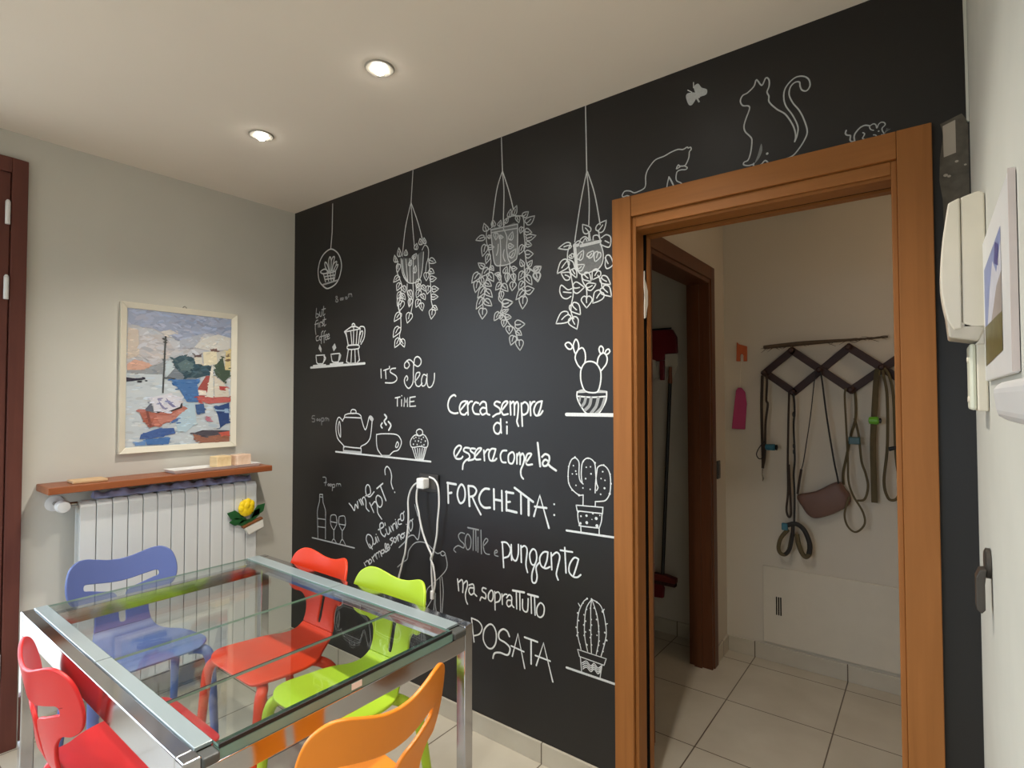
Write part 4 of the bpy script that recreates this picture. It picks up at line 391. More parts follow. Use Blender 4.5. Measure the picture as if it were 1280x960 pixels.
["middle_trailing_plant_drawing","chalk drawing of a hanging plant in a shaded pot with one long trail",0.72,[["s",1.0,4.9,[1594,2554,1600,2401]],["p",1.0,4.8,[1600,2401,1568,2323,1541,2169]],["p",1.0,4.8,[1600,2395,1608,2314,1605,2193,1607,2150]],["p",1.0,4.8,[1600,2401,1634,2308,1658,2224]],["f",0.42,4.9,[1536,2161,1610,2158,1680,2157,1678,2030,1663,2006,1629,1996,1590,1996,1562,2004,1549,2043]],["p",0.8,4.9,[1536,2161,1549,2043,1562,2004,1590,1996,1629,1996,1663,2006,1678,2030,1680,2157]],["s",0.8,4.9,[1536,2160,1680,2157]],["s",0.8,4.9,[1539,2147,1678,2140]],["p",0.8,4.9,[1534,2166,1513,2157,1511,2114,1526,2067,1536,2025,1531,1994]],["l",0.8,4.9,[1510,2161,1518,2160,1522,2165,1521,2173,1511,2183,1497,2196,1493,2183,1491,2172,1495,2164,1504,2159]],["p",0.8,4.9,[1511,2160,1508,2169,1503,2180]],["l",0.8,4.9,[1497,2136,1497,2142,1487,2146,1476,2146,1463,2140,1450,2130,1471,2124,1487,2122,1498,2124,1502,2131]],["p",0.8,4.9,[1499,2136,1486,2135,1472,2133]],["l",0.8,4.9,[1506,2097,1500,2103,1489,2100,1483,2089,1484,2073,1488,2052,1505,2065,1517,2076,1520,2088,1515,2097]],["p",0.8,4.9,[1507,2099,1501,2088,1497,2073]],["l",0.8,4.9,[1524,2054,1519,2058,1511,2055,1506,2047,1506,2034,1508,2017,1522,2027,1532,2037,1534,2046,1531,2054]],["p",0.8,4.9,[1525,2055,1519,2046,1515,2034]],["l",0.8,4.9,[1552,2174,1557,2172,1562,2176,1562,2182,1556,2191,1547,2202,1541,2192,1538,2184,1540,2178,1546,2173]],["p",0.8,4.9,[1552,2173,1551,2180,1549,2189]],["l",0.8,4.8,[1582,2168,1586,2165,1592,2167,1595,2172,1594,2180,1591,2191,1582,2185,1575,2180,1574,2174,1578,2169]],["p",0.8,4.8,[1582,2167,1585,2173,1587,2180]],["l",0.8,4.9,[1520,2130,1521,2127,1525,2124,1530,2124,1535,2128,1540,2133,1531,2137,1523,2139,1519,2137,1517,2133]],["p",0.8,4.9,[1519,2130,1525,2130,1531,2132]],["l",0.8,4.9,[1524,2085,1522,2081,1527,2076,1535,2074,1544,2077,1554,2082,1543,2090,1533,2095,1525,2095,1521,2090]],["p",0.8,4.9,[1522,2086,1531,2084,1540,2084]],["l",0.8,4.9,[1495,2004,1501,2006,1501,2013,1494,2019,1481,2023,1463,2027,1469,2013,1475,2003,1484,1998,1493,1998]],["p",0.8,4.9,[1496,2003,1489,2009,1478,2016]],["l",0.8,4.9,[1535,1999,1530,1998,1528,1994,1532,1989,1540,1985,1552,1981,1551,1991,1549,1998,1544,2002,1537,2002]],["p",0.8,4.9,[1534,2000,1538,1995,1544,1990]],["p",0.8,4.8,[1605,2160,1619,2181,1629,2194,1658,2196,1687,2190,1706,2184,1713,2158,1713,2112,1718,2070,1713,2048,1720,2024,1724,1993,1736,1964,1756,1950,1766,1941]],["l",0.8,4.7,[1659,2201,1663,2197,1670,2199,1676,2207,1677,2220,1676,2236,1663,2227,1654,2218,1651,2209,1653,2202]],["p",0.8,4.7,[1658,2200,1664,2208,1668,2220]],["l",0.8,4.8,[1635,2198,1639,2194,1645,2196,1648,2203,1648,2214,1645,2227,1635,2219,1628,2211,1626,2204,1629,2198]],["p",0.8,4.8,[1634,2196,1638,2204,1640,2213]],["l",0.8,4.8,[1615,2176,1618,2173,1624,2173,1629,2177,1631,2184,1632,2195,1621,2192,1612,2188,1609,2183,1610,2178]],["p",0.8,4.8,[1614,2176,1619,2180,1624,2186]],["l",0.8,4.7,[1711,2184,1713,2179,1721,2176,1728,2179,1732,2186,1736,2197,1722,2199,1711,2198,1705,2194,1705,2188]],["p",0.8,4.7,[1710,2184,1717,2186,1724,2191]],["l",0.8,4.7,[1726,2152,1729,2145,1740,2142,1751,2146,1760,2158,1767,2174,1745,2174,1728,2172,1719,2166,1719,2157]],["p",0.8,4.7,[1725,2151,1736,2156,1748,2164]],["l",0.8,4.7,[1678,2189,1672,2191,1669,2186,1670,2180,1677,2171,1687,2161,1691,2172,1692,2180,1689,2187,1682,2191]],["p",0.8,4.7,[1678,2190,1679,2183,1683,2174]],["l",0.8,4.7,[1703,2138,1699,2142,1693,2140,1689,2135,1691,2126,1694,2115,1704,2121,1711,2126,1712,2132,1709,2137]],["p",0.8,4.7,[1704,2139,1700,2133,1698,2126]],["l",0.8,4.7,[1719,2119,1716,2114,1720,2106,1728,2102,1739,2104,1753,2108,1742,2120,1733,2128,1724,2130,1718,2125]],["p",0.8,4.7,[1718,2119,1726,2115,1737,2113]],["l",0.8,4.6,[1727,2089,1725,2083,1734,2078,1746,2077,1759,2083,1774,2092,1754,2099,1738,2103,1727,2102,1722,2095]],["p",0.8,4.6,[1725,2089,1737,2089,1752,2091]],["l",0.8,4.6,[1725,2066,1722,2062,1724,2056,1731,2052,1741,2053,1753,2056,1745,2066,1737,2073,1730,2075,1724,2072]],["p",0.8,4.6,[1724,2067,1731,2063,1740,2061]],["l",0.8,4.7,[1709,2061,1704,2067,1695,2065,1689,2058,1687,2045,1687,2028,1703,2036,1714,2044,1718,2052,1716,2060]],["p",0.8,4.7,[1710,2063,1703,2055,1697,2044]],["l",0.8,4.6,[1722,2023,1720,2016,1726,2009,1736,2006,1747,2011,1760,2019,1746,2031,1733,2038,1724,2038,1719,2031]],["p",0.8,4.6,[1721,2024,1731,2021,1742,2021]],["l",0.8,4.7,[1707,1979,1713,1978,1716,1983,1714,1990,1706,1998,1694,2007,1692,1995,1692,1986,1696,1979,1703,1976]],["p",0.8,4.7,[1708,1978,1705,1985,1700,1994]],["l",0.8,4.6,[1734,1974,1737,1970,1744,1969,1750,1974,1753,1982,1755,1994,1742,1991,1732,1987,1728,1982,1729,1976]],["p",0.8,4.6,[1734,1973,1740,1978,1745,1984]],["l",0.8,4.6,[1769,1944,1771,1938,1779,1937,1787,1940,1794,1949,1800,1961,1784,1961,1771,1959,1764,1953,1763,1947]],["p",0.8,4.6,[1768,1943,1777,1947,1786,1953]],["l",0.8,4.6,[1775,1937,1768,1938,1762,1933,1763,1926,1772,1917,1784,1907,1790,1919,1793,1929,1789,1936,1781,1939]],["p",0.8,4.6,[1775,1938,1776,1930,1780,1921]],["l",0.8,4.8,[1642,2100,1646,2096,1653,2098,1657,2105,1657,2116,1654,2130,1643,2122,1635,2114,1633,2107,1636,2100]],["p",0.8,4.8,[1641,2098,1646,2106,1649,2116]],["l",0.8,4.8,[1633,2073,1631,2068,1635,2063,1642,2060,1651,2063,1662,2068,1651,2076,1642,2082,1635,2082,1631,2078]],["p",0.8,4.8,[1632,2073,1639,2071,1648,2070]],["l",0.8,4.7,[1642,2025,1646,2020,1655,2021,1663,2027,1668,2040,1671,2055,1654,2049,1640,2043,1635,2035,1636,2027]],["p",0.8,4.7,[1641,2024,1650,2031,1658,2041]],["l",0.8,4.9,[1564,2139,1559,2142,1553,2139,1552,2132,1557,2123,1564,2111,1572,2120,1577,2128,1575,2135,1570,2140]],["p",0.8,4.9,[1564,2140,1563,2133,1564,2124]],["l",0.8,4.8,[1583,2121,1581,2118,1584,2113,1589,2111,1596,2112,1605,2115,1597,2122,1591,2126,1586,2127,1582,2124]],["p",0.8,4.8,[1582,2121,1588,2119,1594,2118]],["p",0.8,4.8,[1605,2152,1624,2113,1622,2071,1629,2023,1639,2002,1639,1979]],["p",0.8,4.8,[1585,2128,1590,2076,1590,1998]],["p",0.8,4.8,[1577,2090,1575,2063,1567,2044]],["p",0.8,4.8,[1609,2061,1604,2035,1614,2011]],["p",0.8,4.9,[1531,2000,1523,1965,1505,1936,1500,1884,1490,1857,1492,1825]],["l",0.8,5.0,[1464,1980,1460,1987,1447,1986,1436,1979,1430,1963,1426,1943,1450,1950,1468,1958,1475,1967,1474,1977]],["p",0.8,5.0,[1466,1981,1455,1973,1444,1961]],["l",0.8,5.0,[1460,1944,1452,1949,1442,1945,1437,1934,1440,1918,1447,1898,1464,1911,1475,1924,1476,1935,1469,1944]],["p",0.8,5.0,[1461,1946,1456,1934,1453,1919]],["l",0.8,4.9,[1519,1992,1516,1999,1504,2000,1494,1994,1487,1980,1482,1963,1504,1967,1521,1972,1528,1980,1528,1990]],["p",0.8,4.9,[1521,1994,1510,1987,1499,1977]],["l",0.8,4.9,[1480,1958,1473,1960,1469,1954,1471,1945,1480,1934,1493,1921,1496,1935,1497,1947,1493,1956,1485,1961]],["p",0.8,4.9,[1479,1959,1482,1950,1487,1938]],["l",0.8,4.9,[1525,1972,1516,1972,1513,1964,1517,1954,1532,1944,1552,1933,1552,1950,1549,1964,1541,1973,1530,1976]],["p",0.8,4.9,[1524,1973,1529,1963,1539,1951]],["l",0.8,4.9,[1507,1937,1500,1934,1501,1927,1508,1920,1522,1917,1540,1915,1534,1929,1527,1939,1518,1944,1509,1943]],["p",0.8,4.9,[1505,1938,1513,1931,1524,1925]],["l",0.8,4.9,[1499,1913,1494,1919,1482,1918,1471,1909,1465,1893,1460,1872,1483,1881,1501,1890,1509,1901,1508,1911]],["p",0.8,4.9,[1500,1914,1489,1905,1478,1891]],["l",0.8,4.9,[1509,1900,1501,1899,1501,1890,1508,1881,1524,1874,1545,1866,1540,1883,1534,1897,1524,1904,1513,1906]],["p",0.8,4.9,[1508,1901,1516,1892,1528,1882]],["l",0.8,4.9,[1488,1868,1484,1874,1471,1872,1461,1862,1455,1846,1452,1824,1475,1835,1492,1845,1499,1856,1497,1866]],["p",0.8,4.9,[1490,1870,1479,1859,1469,1845]],["l",0.8,4.9,[1504,1857,1497,1854,1497,1846,1505,1838,1521,1833,1542,1829,1536,1845,1528,1858,1518,1863,1507,1863]],["p",0.8,4.9,[1503,1858,1512,1850,1525,1842]],["l",0.8,4.9,[1492,1821,1482,1826,1471,1821,1467,1811,1475,1795,1487,1777,1503,1791,1513,1803,1512,1814,1503,1822]],["p",0.8,4.9,[1492,1823,1489,1812,1489,1798]],["p",0.8,4.8,[1587,2000,1589,1956,1594,1920,1589,1894,1579,1855,1597,1834,1597,1811,1589,1796,1614,1774,1638,1741,1662,1723,1672,1700,1681,1672]],["l",0.8,4.8,[1591,1920,1587,1925,1578,1926,1570,1921,1565,1909,1562,1895,1580,1898,1593,1903,1599,1910,1598,1917]],["p",0.8,4.8,[1592,1921,1584,1915,1575,1907]],["l",0.8,4.8,[1601,1912,1593,1911,1591,1904,1597,1895,1611,1888,1630,1881,1627,1897,1623,1909,1615,1916,1605,1918]],["p",0.8,4.8,[1599,1914,1606,1905,1616,1896]],["l",0.8,4.8,[1594,1884,1589,1886,1583,1882,1581,1874,1586,1863,1594,1849,1602,1861,1607,1871,1606,1879,1600,1885]],["p",0.8,4.8,[1594,1885,1593,1876,1594,1865]],["l",0.8,6.2,[1604,1832,1602,1824,1612,1817,1625,1816,1640,1823,1656,1833,1635,1843,1617,1849,1605,1847,1599,1839]],["p",0.8,6.2,[1602,1831,1616,1831,1632,1833]],["l",0.8,4.8,[1601,1795,1601,1791,1608,1789,1616,1791,1625,1797,1635,1806,1620,1806,1607,1806,1599,1803,1597,1798]],["p",0.8,4.8,[1599,1795,1609,1797,1619,1801]],["l",0.8,4.8,[1581,1795,1576,1801,1566,1799,1558,1792,1555,1779,1554,1763,1572,1770,1586,1777,1591,1785,1589,1794]],["p",0.8,4.8,[1582,1796,1574,1789,1567,1778]],["l",0.8,4.8,[1592,1783,1587,1785,1583,1783,1581,1779,1584,1773,1589,1766,1596,1771,1601,1776,1600,1780,1596,1783]],["p",0.8,4.8,[1592,1784,1590,1779,1590,1774]],["l",0.8,4.7,[1615,1776,1613,1771,1617,1765,1625,1763,1635,1765,1648,1770,1637,1779,1627,1784,1619,1785,1614,1781]],["p",0.8,4.7,[1614,1776,1623,1773,1633,1773]],["l",0.8,4.8,[1609,1761,1603,1764,1596,1761,1594,1754,1598,1744,1605,1732,1615,1741,1621,1750,1621,1757,1615,1762]],["p",0.8,4.8,[1609,1763,1607,1755,1607,1746]],["l",0.8,4.7,[1636,1732,1628,1735,1620,1731,1618,1723,1625,1712,1636,1700,1647,1711,1653,1720,1652,1728,1644,1733]],["p",0.8,4.7,[1636,1733,1635,1725,1636,1715]],["l",0.8,4.7,[1669,1738,1667,1730,1674,1722,1686,1720,1701,1726,1718,1736,1700,1748,1684,1755,1673,1754,1666,1746]],["p",0.8,4.7,[1667,1738,1680,1736,1695,1737]],["l",0.8,4.7,[1675,1708,1670,1706,1671,1700,1676,1695,1687,1693,1701,1691,1697,1702,1692,1711,1685,1714,1677,1713]],["p",0.8,4.7,[1674,1709,1681,1704,1689,1699]],["l",0.8,4.7,[1659,1690,1653,1694,1642,1692,1637,1683,1639,1670,1644,1653,1660,1663,1672,1672,1674,1681,1668,1689]],["p",0.8,4.7,[1660,1691,1655,1682,1651,1670]],["l",0.8,4.6,[1689,1671,1680,1674,1671,1668,1670,1658,1678,1645,1692,1629,1703,1644,1709,1657,1707,1667,1697,1673]],["p",0.8,4.6,[1689,1673,1688,1662,1690,1649]],["p",0.8,4.7,[1639,1992,1636,1958,1624,1924]],["l",0.8,4.8,[1612,1962,1617,1958,1623,1960,1627,1966,1627,1976,1624,1988,1613,1982,1605,1975,1603,1968,1606,1962]],["p",0.8,4.8,[1612,1961,1616,1967,1619,1976]],["l",0.8,4.8,[1629,1957,1623,1961,1616,1957,1613,1948,1616,1936,1622,1920,1633,1931,1640,1942,1640,1951,1635,1958]],["p",0.8,4.8,[1629,1959,1626,1949,1625,1937]],["l",0.8,4.7,[1652,1975,1650,1970,1654,1965,1660,1963,1669,1966,1678,1971,1669,1978,1660,1983,1654,1983,1650,1979]],["p",0.8,4.7,[1651,1975,1658,1973,1666,1973]],["p",0.8,4.7,[1644,1984,1658,1954,1665,1915]],["l",0.8,4.7,[1656,1950,1650,1951,1646,1946,1647,1938,1654,1928,1665,1917,1669,1929,1671,1940,1668,1947,1661,1952]],["p",0.8,4.7,[1656,1951,1657,1942,1661,1932]],["l",0.8,4.7,[1658,1915,1651,1919,1643,1916,1639,1908,1643,1896,1651,1881,1663,1891,1672,1900,1672,1908,1665,1915]],["p",0.8,4.7,[1658,1916,1655,1908,1654,1897]],["l",0.8,4.8,[1583,1959,1585,1963,1582,1967,1576,1969,1567,1968,1557,1965,1566,1957,1574,1952,1580,1952,1585,1955]],["p",0.8,4.8,[1584,1959,1578,1961,1569,1962]],["l",0.8,4.8,[1582,1956,1577,1958,1573,1955,1573,1949,1578,1941,1585,1932,1590,1941,1593,1948,1591,1954,1586,1958]],["p",0.8,4.8,[1582,1957,1582,1951,1584,1944]],["p",0.8,4.6,[1715,1984,1715,1909,1719,1859,1708,1845]],["l",0.8,4.6,[1709,1952,1705,1957,1696,1956,1688,1950,1686,1937,1685,1921,1702,1927,1715,1934,1719,1942,1717,1950]],["p",0.8,4.6,[1710,1953,1703,1946,1697,1935]],["l",0.8,4.6,[1733,1962,1729,1965,1723,1963,1720,1957,1721,1948,1724,1936,1734,1943,1741,1949,1742,1956,1739,1962]],["p",0.8,4.6,[1734,1963,1730,1956,1728,1948]],["l",0.8,4.6,[1709,1910,1705,1915,1696,1915,1689,1908,1686,1896,1686,1881,1702,1887,1714,1893,1719,1900,1716,1908]],["p",0.8,4.6,[1710,1911,1703,1904,1697,1895]],["l",0.8,4.6,[1728,1932,1720,1932,1717,1924,1722,1915,1735,1904,1753,1893,1752,1910,1749,1924,1742,1933,1732,1936]],["p",0.8,4.6,[1727,1933,1732,1923,1741,1911]],["l",0.8,4.6,[1709,1875,1705,1882,1694,1881,1684,1874,1677,1859,1671,1841,1693,1848,1709,1855,1717,1864,1717,1873]],["p",0.8,4.6,[1710,1877,1699,1869,1689,1857]],["l",0.8,4.6,[1723,1872,1723,1864,1732,1857,1742,1856,1753,1864,1764,1876,1746,1885,1731,1891,1722,1888,1718,1879]],["p",0.8,4.6,[1722,1872,1733,1871,1745,1874]],["l",0.8,4.6,[1710,1848,1701,1853,1691,1847,1688,1836,1694,1819,1705,1799,1720,1815,1729,1829,1728,1841,1719,1850]],["p",0.8,4.6,[1710,1850,1707,1838,1707,1822]],["l",0.8,4.6,[1767,1949,1769,1943,1777,1940,1786,1942,1793,1951,1800,1963,1783,1965,1769,1966,1762,1961,1761,1954]],["p",0.8,4.6,[1766,1949,1775,1951,1785,1957]],["l",0.8,4.6,[1775,1938,1766,1941,1759,1935,1759,1926,1769,1914,1783,1901,1792,1915,1796,1927,1792,1936,1783,1941]],["p",0.8,4.6,[1775,1940,1775,1930,1779,1918]],["p",0.8,4.6,[1729,1982,1738,1966,1756,1952,1775,1934]]]],
["right_trailing_plant_drawing","chalk drawing of a hanging plant with large heart leaves beside the door frame",0.8,[["s",1.0,4.7,[2005,2553,2009,2294]],["p",1.0,4.6,[2009,2294,1984,2193,1961,2072,1955,2034]],["p",1.0,4.6,[2010,2285,2019,2185,2017,2088]],["p",1.0,4.6,[2012,2293,2042,2202,2065,2079]],["f",0.45,4.7,[1956,2022,2065,2019,2067,1930,2049,1915,2013,1906,1982,1905,1963,1927]],["s",1.0,12.0,[1982,2014,2065,2017]],["s",1.0,13.1,[1954,2022,1963,1927]],["s",1.0,12.1,[1952,2020,1969,2019]],["p",1.0,4.6,[1963,1927,1982,1905,2013,1906,2049,1912]],["p",1.0,4.5,[2065,2012,2077,1969,2071,1930,2049,1909]],["l",1.0,4.6,[2016,2061,2023,2062,2026,2070,2021,2079,2008,2087,1990,2095,1990,2078,1993,2065,2001,2057,2011,2056]],["p",1.0,4.6,[2017,2060,2011,2069,2002,2079]],["l",1.0,4.5,[2057,2058,2061,2051,2072,2050,2081,2057,2087,2072,2091,2091,2070,2087,2054,2081,2047,2072,2048,2062]],["p",1.0,4.5,[2055,2057,2065,2065,2075,2076]],["p",1.0,4.6,[2019,2061,2023,2029]],["s",1.0,4.6,[2017,2060,2016,2028]],["p",1.0,4.5,[2058,2054,2065,2021]],["p",1.0,4.6,[2035,2027,2037,2042,2055,2041,2065,2023]],["p",1.0,4.5,[2070,2029,2090,2037,2108,2023,2102,1989,2065,2005]],["p",1.0,4.5,[2085,2015,2101,2005]],["l",1.0,4.7,[1934,2025,1936,2031,1926,2037,1913,2037,1898,2031,1880,2021,1903,2014,1921,2010,1934,2013,1940,2019]],["p",1.0,4.7,[1937,2025,1922,2025,1906,2023]],["p",1.0,4.6,[1974,2023,1982,2040,2001,2046,2019,2029]],["p",1.0,4.7,[1950,2023,1972,2035,1992,2019]],["p",1.0,4.6,[1988,2023,2001,2039,2009,2027]],["p",1.0,4.7,[1934,2026,1923,1999,1923,1966,1933,1922,1944,1873,1947,1831,1938,1790,1938,1762,1949,1737]],["l",1.0,4.7,[1937,1987,1932,1986,1929,1982,1930,1978,1937,1974,1947,1972,1950,1980,1950,1986,1947,1989,1941,1990]],["p",1.0,4.7,[1936,1987,1938,1983,1942,1979]],["l",1.0,4.7,[1920,1964,1916,1973,1902,1973,1889,1964,1881,1946,1874,1922,1901,1930,1921,1938,1930,1949,1929,1961]],["p",1.0,4.7,[1922,1966,1909,1956,1896,1942]],["p",1.0,4.7,[1928,1970,1947,1957,1954,1935]],["l",1.0,4.7,[1932,1899,1938,1904,1936,1913,1928,1920,1912,1922,1892,1923,1901,1906,1910,1894,1920,1890,1930,1892]],["p",1.0,4.7,[1933,1898,1924,1906,1911,1912]],["p",1.0,4.7,[1941,1855,1922,1853,1894,1874,1886,1852,1897,1827,1917,1818,1937,1825]],["p",1.0,4.7,[1903,1846,1938,1839]],["l",1.0,4.7,[1950,1856,1948,1847,1955,1837,1966,1834,1980,1841,1996,1853,1979,1867,1964,1877,1953,1876,1947,1866]],["p",1.0,4.7,[1948,1857,1960,1854,1975,1855]],["l",1.0,4.7,[1943,1792,1932,1790,1930,1779,1937,1768,1955,1759,1979,1750,1977,1772,1972,1789,1961,1798,1948,1800]],["p",1.0,4.7,[1941,1794,1949,1782,1962,1770]],["l",1.0,4.7,[1925,1756,1922,1766,1907,1770,1891,1765,1879,1748,1868,1725,1898,1724,1922,1727,1934,1736,1935,1749]],["p",1.0,4.7,[1927,1757,1911,1751,1895,1739]],["l",1.0,4.6,[1942,1740,1931,1740,1925,1731,1928,1719,1942,1708,1963,1696,1968,1716,1969,1732,1962,1742,1950,1745]],["p",1.0,4.6,[1941,1742,1945,1730,1953,1716]],["p",1.0,4.6,[1984,1905,1989,1877,2005,1847,2007,1810]],["l",1.0,4.6,[1968,1927,1970,1921,1978,1918,1986,1920,1992,1929,1999,1940,1983,1942,1970,1943,1964,1938,1963,1931]],["p",1.0,4.6,[1967,1926,1976,1929,1984,1934]],["l",1.0,4.6,[1996,1903,1988,1900,1987,1892,1993,1883,2007,1877,2026,1871,2023,1888,2019,1901,2010,1908,2000,1909]],["p",1.0,4.6,[1995,1904,2002,1895,2012,1886]],["l",1.0,4.5,[2056,1908,2051,1915,2040,1915,2032,1909,2030,1896,2030,1877,2049,1882,2063,1887,2067,1895,2064,1904]],["p",1.0,4.5,[2057,1909,2049,1902,2042,1892]],["l",1.0,4.6,[2009,1850,2010,1843,2019,1838,2028,1839,2038,1848,2047,1860,2029,1865,2015,1867,2006,1863,2004,1855]],["p",1.0,4.6,[2008,1849,2018,1851,2030,1855]],["l",1.0,4.6,[2006,1815,1996,1819,1986,1814,1983,1804,1992,1790,2006,1773,2020,1787,2029,1799,2027,1809,2017,1817]],["p",1.0,4.6,[2006,1817,2005,1806,2006,1793]],["l",1.0,4.7,[1945,1928,1939,1929,1936,1922,1939,1914,1949,1904,1963,1893,1964,1908,1962,1920,1957,1928,1949,1932]],["p",1.0,4.7,[1944,1930,1948,1920,1955,1910]],["l",1.0,4.6,[1973,1964,1977,1959,1985,1961,1991,1968,1993,1981,1994,1997,1979,1989,1969,1982,1965,1973,1967,1965]],["p",1.0,4.6,[1972,1963,1979,1971,1984,1982]],["l",1.0,4.6,[2015,1967,2017,1962,2024,1961,2031,1965,2036,1974,2039,1987,2025,1984,2014,1981,2009,1976,2009,1969]],["p",1.0,4.6,[2014,1966,2021,1970,2028,1977]],["l",1.0,4.5,[2057,1976,2051,1981,2043,1978,2039,1971,2039,1958,2043,1942,2056,1950,2066,1958,2068,1967,2064,1975]],["p",1.0,4.5,[2057,1977,2053,1969,2049,1958]],["p",1.0,4.5,[2054,1891,2067,1867,2072,1839]],["l",1.0,4.5,[2070,1879,2063,1876,2064,1866,2072,1858,2088,1853,2107,1849,2100,1867,2092,1880,2082,1886,2072,1886]],["p",1.0,4.5,[2068,1880,2077,1871,2090,1863]],["p",1.0,4.5,[2087,1945,2090,1959,2105,1956,2117,1923,2094,1910,2085,1923,2087,1945]],["p",1.0,4.5,[2085,1952,2097,1928]],["l",1.0,4.5,[2076,1842,2066,1839,2064,1829,2071,1818,2088,1811,2110,1804,2107,1825,2102,1841,2092,1848,2080,1849]],["p",1.0,4.5,[2074,1843,2082,1833,2094,1822]],["l",1.0,4.5,[2068,1825,2062,1834,2049,1834,2039,1827,2035,1810,2032,1788,2056,1793,2073,1800,2080,1810,2077,1821]],["p",1.0,4.5,[2069,1827,2058,1818,2049,1806]]]]]

def chalk_mat(v):
    k = int(round(v * 100))
    n = 'chalk_marker_%d' % k
    if n in MATS: return MATS[n]
    c = 52 + (238 - 52) * v
    return mat(n, (c * .985, c, c), 0.8, noise=0.10, nscale=160)
def strip(mb, P, w, y, closed=False):
    """flat marker line of width w along 2D points"""
    Q = []
    for p in P:
        if not Q or (p - Q[-1]).length > 1e-5: Q.append(p)
    if closed and (Q[0] - Q[-1]).length < 1e-5: Q.pop()
    n = len(Q)
    if n < 2: return
    L, R = [], []
    for i in range(n):
        if closed: a, b = Q[i] - Q[i - 1], Q[(i + 1) % n] - Q[i]
        else: a = Q[i] - Q[i - 1] if i else Q[1] - Q[0]; b = Q[i + 1] - Q[i] if i < n - 1 else Q[i] - Q[i - 1]
        a = a.normalized(); b = b.normalized(); t = a + b
        if t.length < 0.35: t = b
        t.normalize(); nrm = Vector((-t.y, t.x)); k = min(1.35, 1 / max(.45, abs(nrm.dot(Vector((-b.y, b.x))))))
        L.append(Q[i] + nrm * w / 2 * k); R.append(Q[i] - nrm * w / 2 * k)
    v = [(p.x, y, p.y) for p in L] + [(p.x, y, p.y) for p in R]
    f = [(i, (i + 1) % n, n + (i + 1) % n, n + i) for i in range(n if closed else n - 1)]
    mb.add(v, f, 0)
    if not closed:
        for e, d in ((Q[0], (Q[0] - Q[1])), (Q[-1], (Q[-1] - Q[-2]))):
            d = d.normalized(); q = Vector((-d.y, d.x)); pts = [e + q * w / 2 * math.cos(t) + d * w / 2 * math.sin(t) for t in [PI * i / 6 for i in range(7)]]
            mb.add([(p.x, y, p.y) for p in pts], [tuple(range(7))], 0)
def flat_poly(mb, P, y):
    res = delaunay_2d_cdt(P, [], [list(range(len(P)))], 1, 1e-6)
    mb.add([(p.x, y, p.y) for p in res[0]], [tuple(f) for f in res[2]], 0)
def to_mesh(mb, name, mats, parent):
    me = bpy.data.meshes.new(name); me.from_pydata(mb.v, [], mb.f)
    for m in mats: me.materials.append(m)
    me.polygons.foreach_set('material_index', mb.mi)
    me.update()
    return link(bpy.data.objects.new(name, me), parent)
for name, label, shade, items in DRAW:
    groups = {}
    lev = 0
    mbs = MB(); vals = []
    for kind, val, wd_, c in items:
        v = round(shade * val * (0.8 if kind == 'f' else 1.0), 2)
        if v not in vals: vals.append(v)
        mi = vals.index(v); f0 = len(mbs.f)
        P = [Vector((c[i] / 1000, c[i + 1] / 1000)) for i in range(0, len(c), 2)]
        w = wd_ / 1000; lev += 1; y = -0.0006 - 0.000004 * lev
        if kind == 'd':
            flat_poly(mbs, [P[0] + Vector((math.cos(t), math.sin(t))) * w for t in [2 * PI * i / 12 for i in range(12)]], y)
        elif kind == 's': strip(mbs, P, w, y, False)
        elif kind == 'p': strip(mbs, catmull(P, 5), w, y)
        elif kind == 'c': strip(mbs, catmull(P, 5, True), w, y, True)
        elif kind == 'l':
            tip = P[5]; Q = catmull(P[5:] + P[:6], 4); strip(mbs, Q, w, y, False)
        elif kind == 'f': flat_poly(mbs, catmull(P, 3, True) if len(P) > 4 else P, y)
        for i in range(f0, len(mbs.f)): mbs.mi[i] = mi
    o = to_mesh(mbs, name, [chalk_mat(v) for v in vals], wall_back)
    o['label'] = label

# bare plaster patch and white strip near the right corner
M_patch = mat('grey_bare_plaster', (92, 86, 76), 0.9, noise=0.22, nscale=40)
M_patchl = mat('light_filler', (176, 166, 152), 0.9, noise=0.05)
mb = MB(); flat_poly(mb, [Vector(p) for p in ((3.066, 2.15), (3.072, 2.12), (3.064, 2.06), (3.062, 2.0), (3.068, 1.95), (3.07, 1.85), (3.122, 1.85), (3.122, 2.14), (3.11, 2.165))], -.0006)
pt = to_mesh(mb, 'bare_plaster_patch', [M_patch], wall_back); pt['label'] = 'grey unpainted patch above the entry phone'
mb = MB(); flat_poly(mb, [Vector(p) for p in ((3.071, 2.143), (3.097, 2.152), (3.097, 2.066), (3.072, 2.06))], -.0011)
for x, z, r in ((3.098, 2.043, .004), (3.075, 2.012, .005), (3.082, 2.008, .004), (3.115, 2.03, .003)):
    flat_poly(mb, [Vector((x + r * math.cos(t), z + r * .8 * math.sin(t))) for t in [PI * i / 4 for i in range(8)]], -.0011)
to_mesh(mb, 'light_filler_patch', [M_patchl], pt)
mb = MB(); flat_poly(mb, [Vector(p) for p in ((3.119, 2.135), (3.1245, 2.14), (3.1245, 2.549), (3.1165, 2.549), (3.117, 2.45), (3.1185, 2.3))], -.0006)
to_mesh(mb, 'white_paint_edge', [M_right], wall_back)

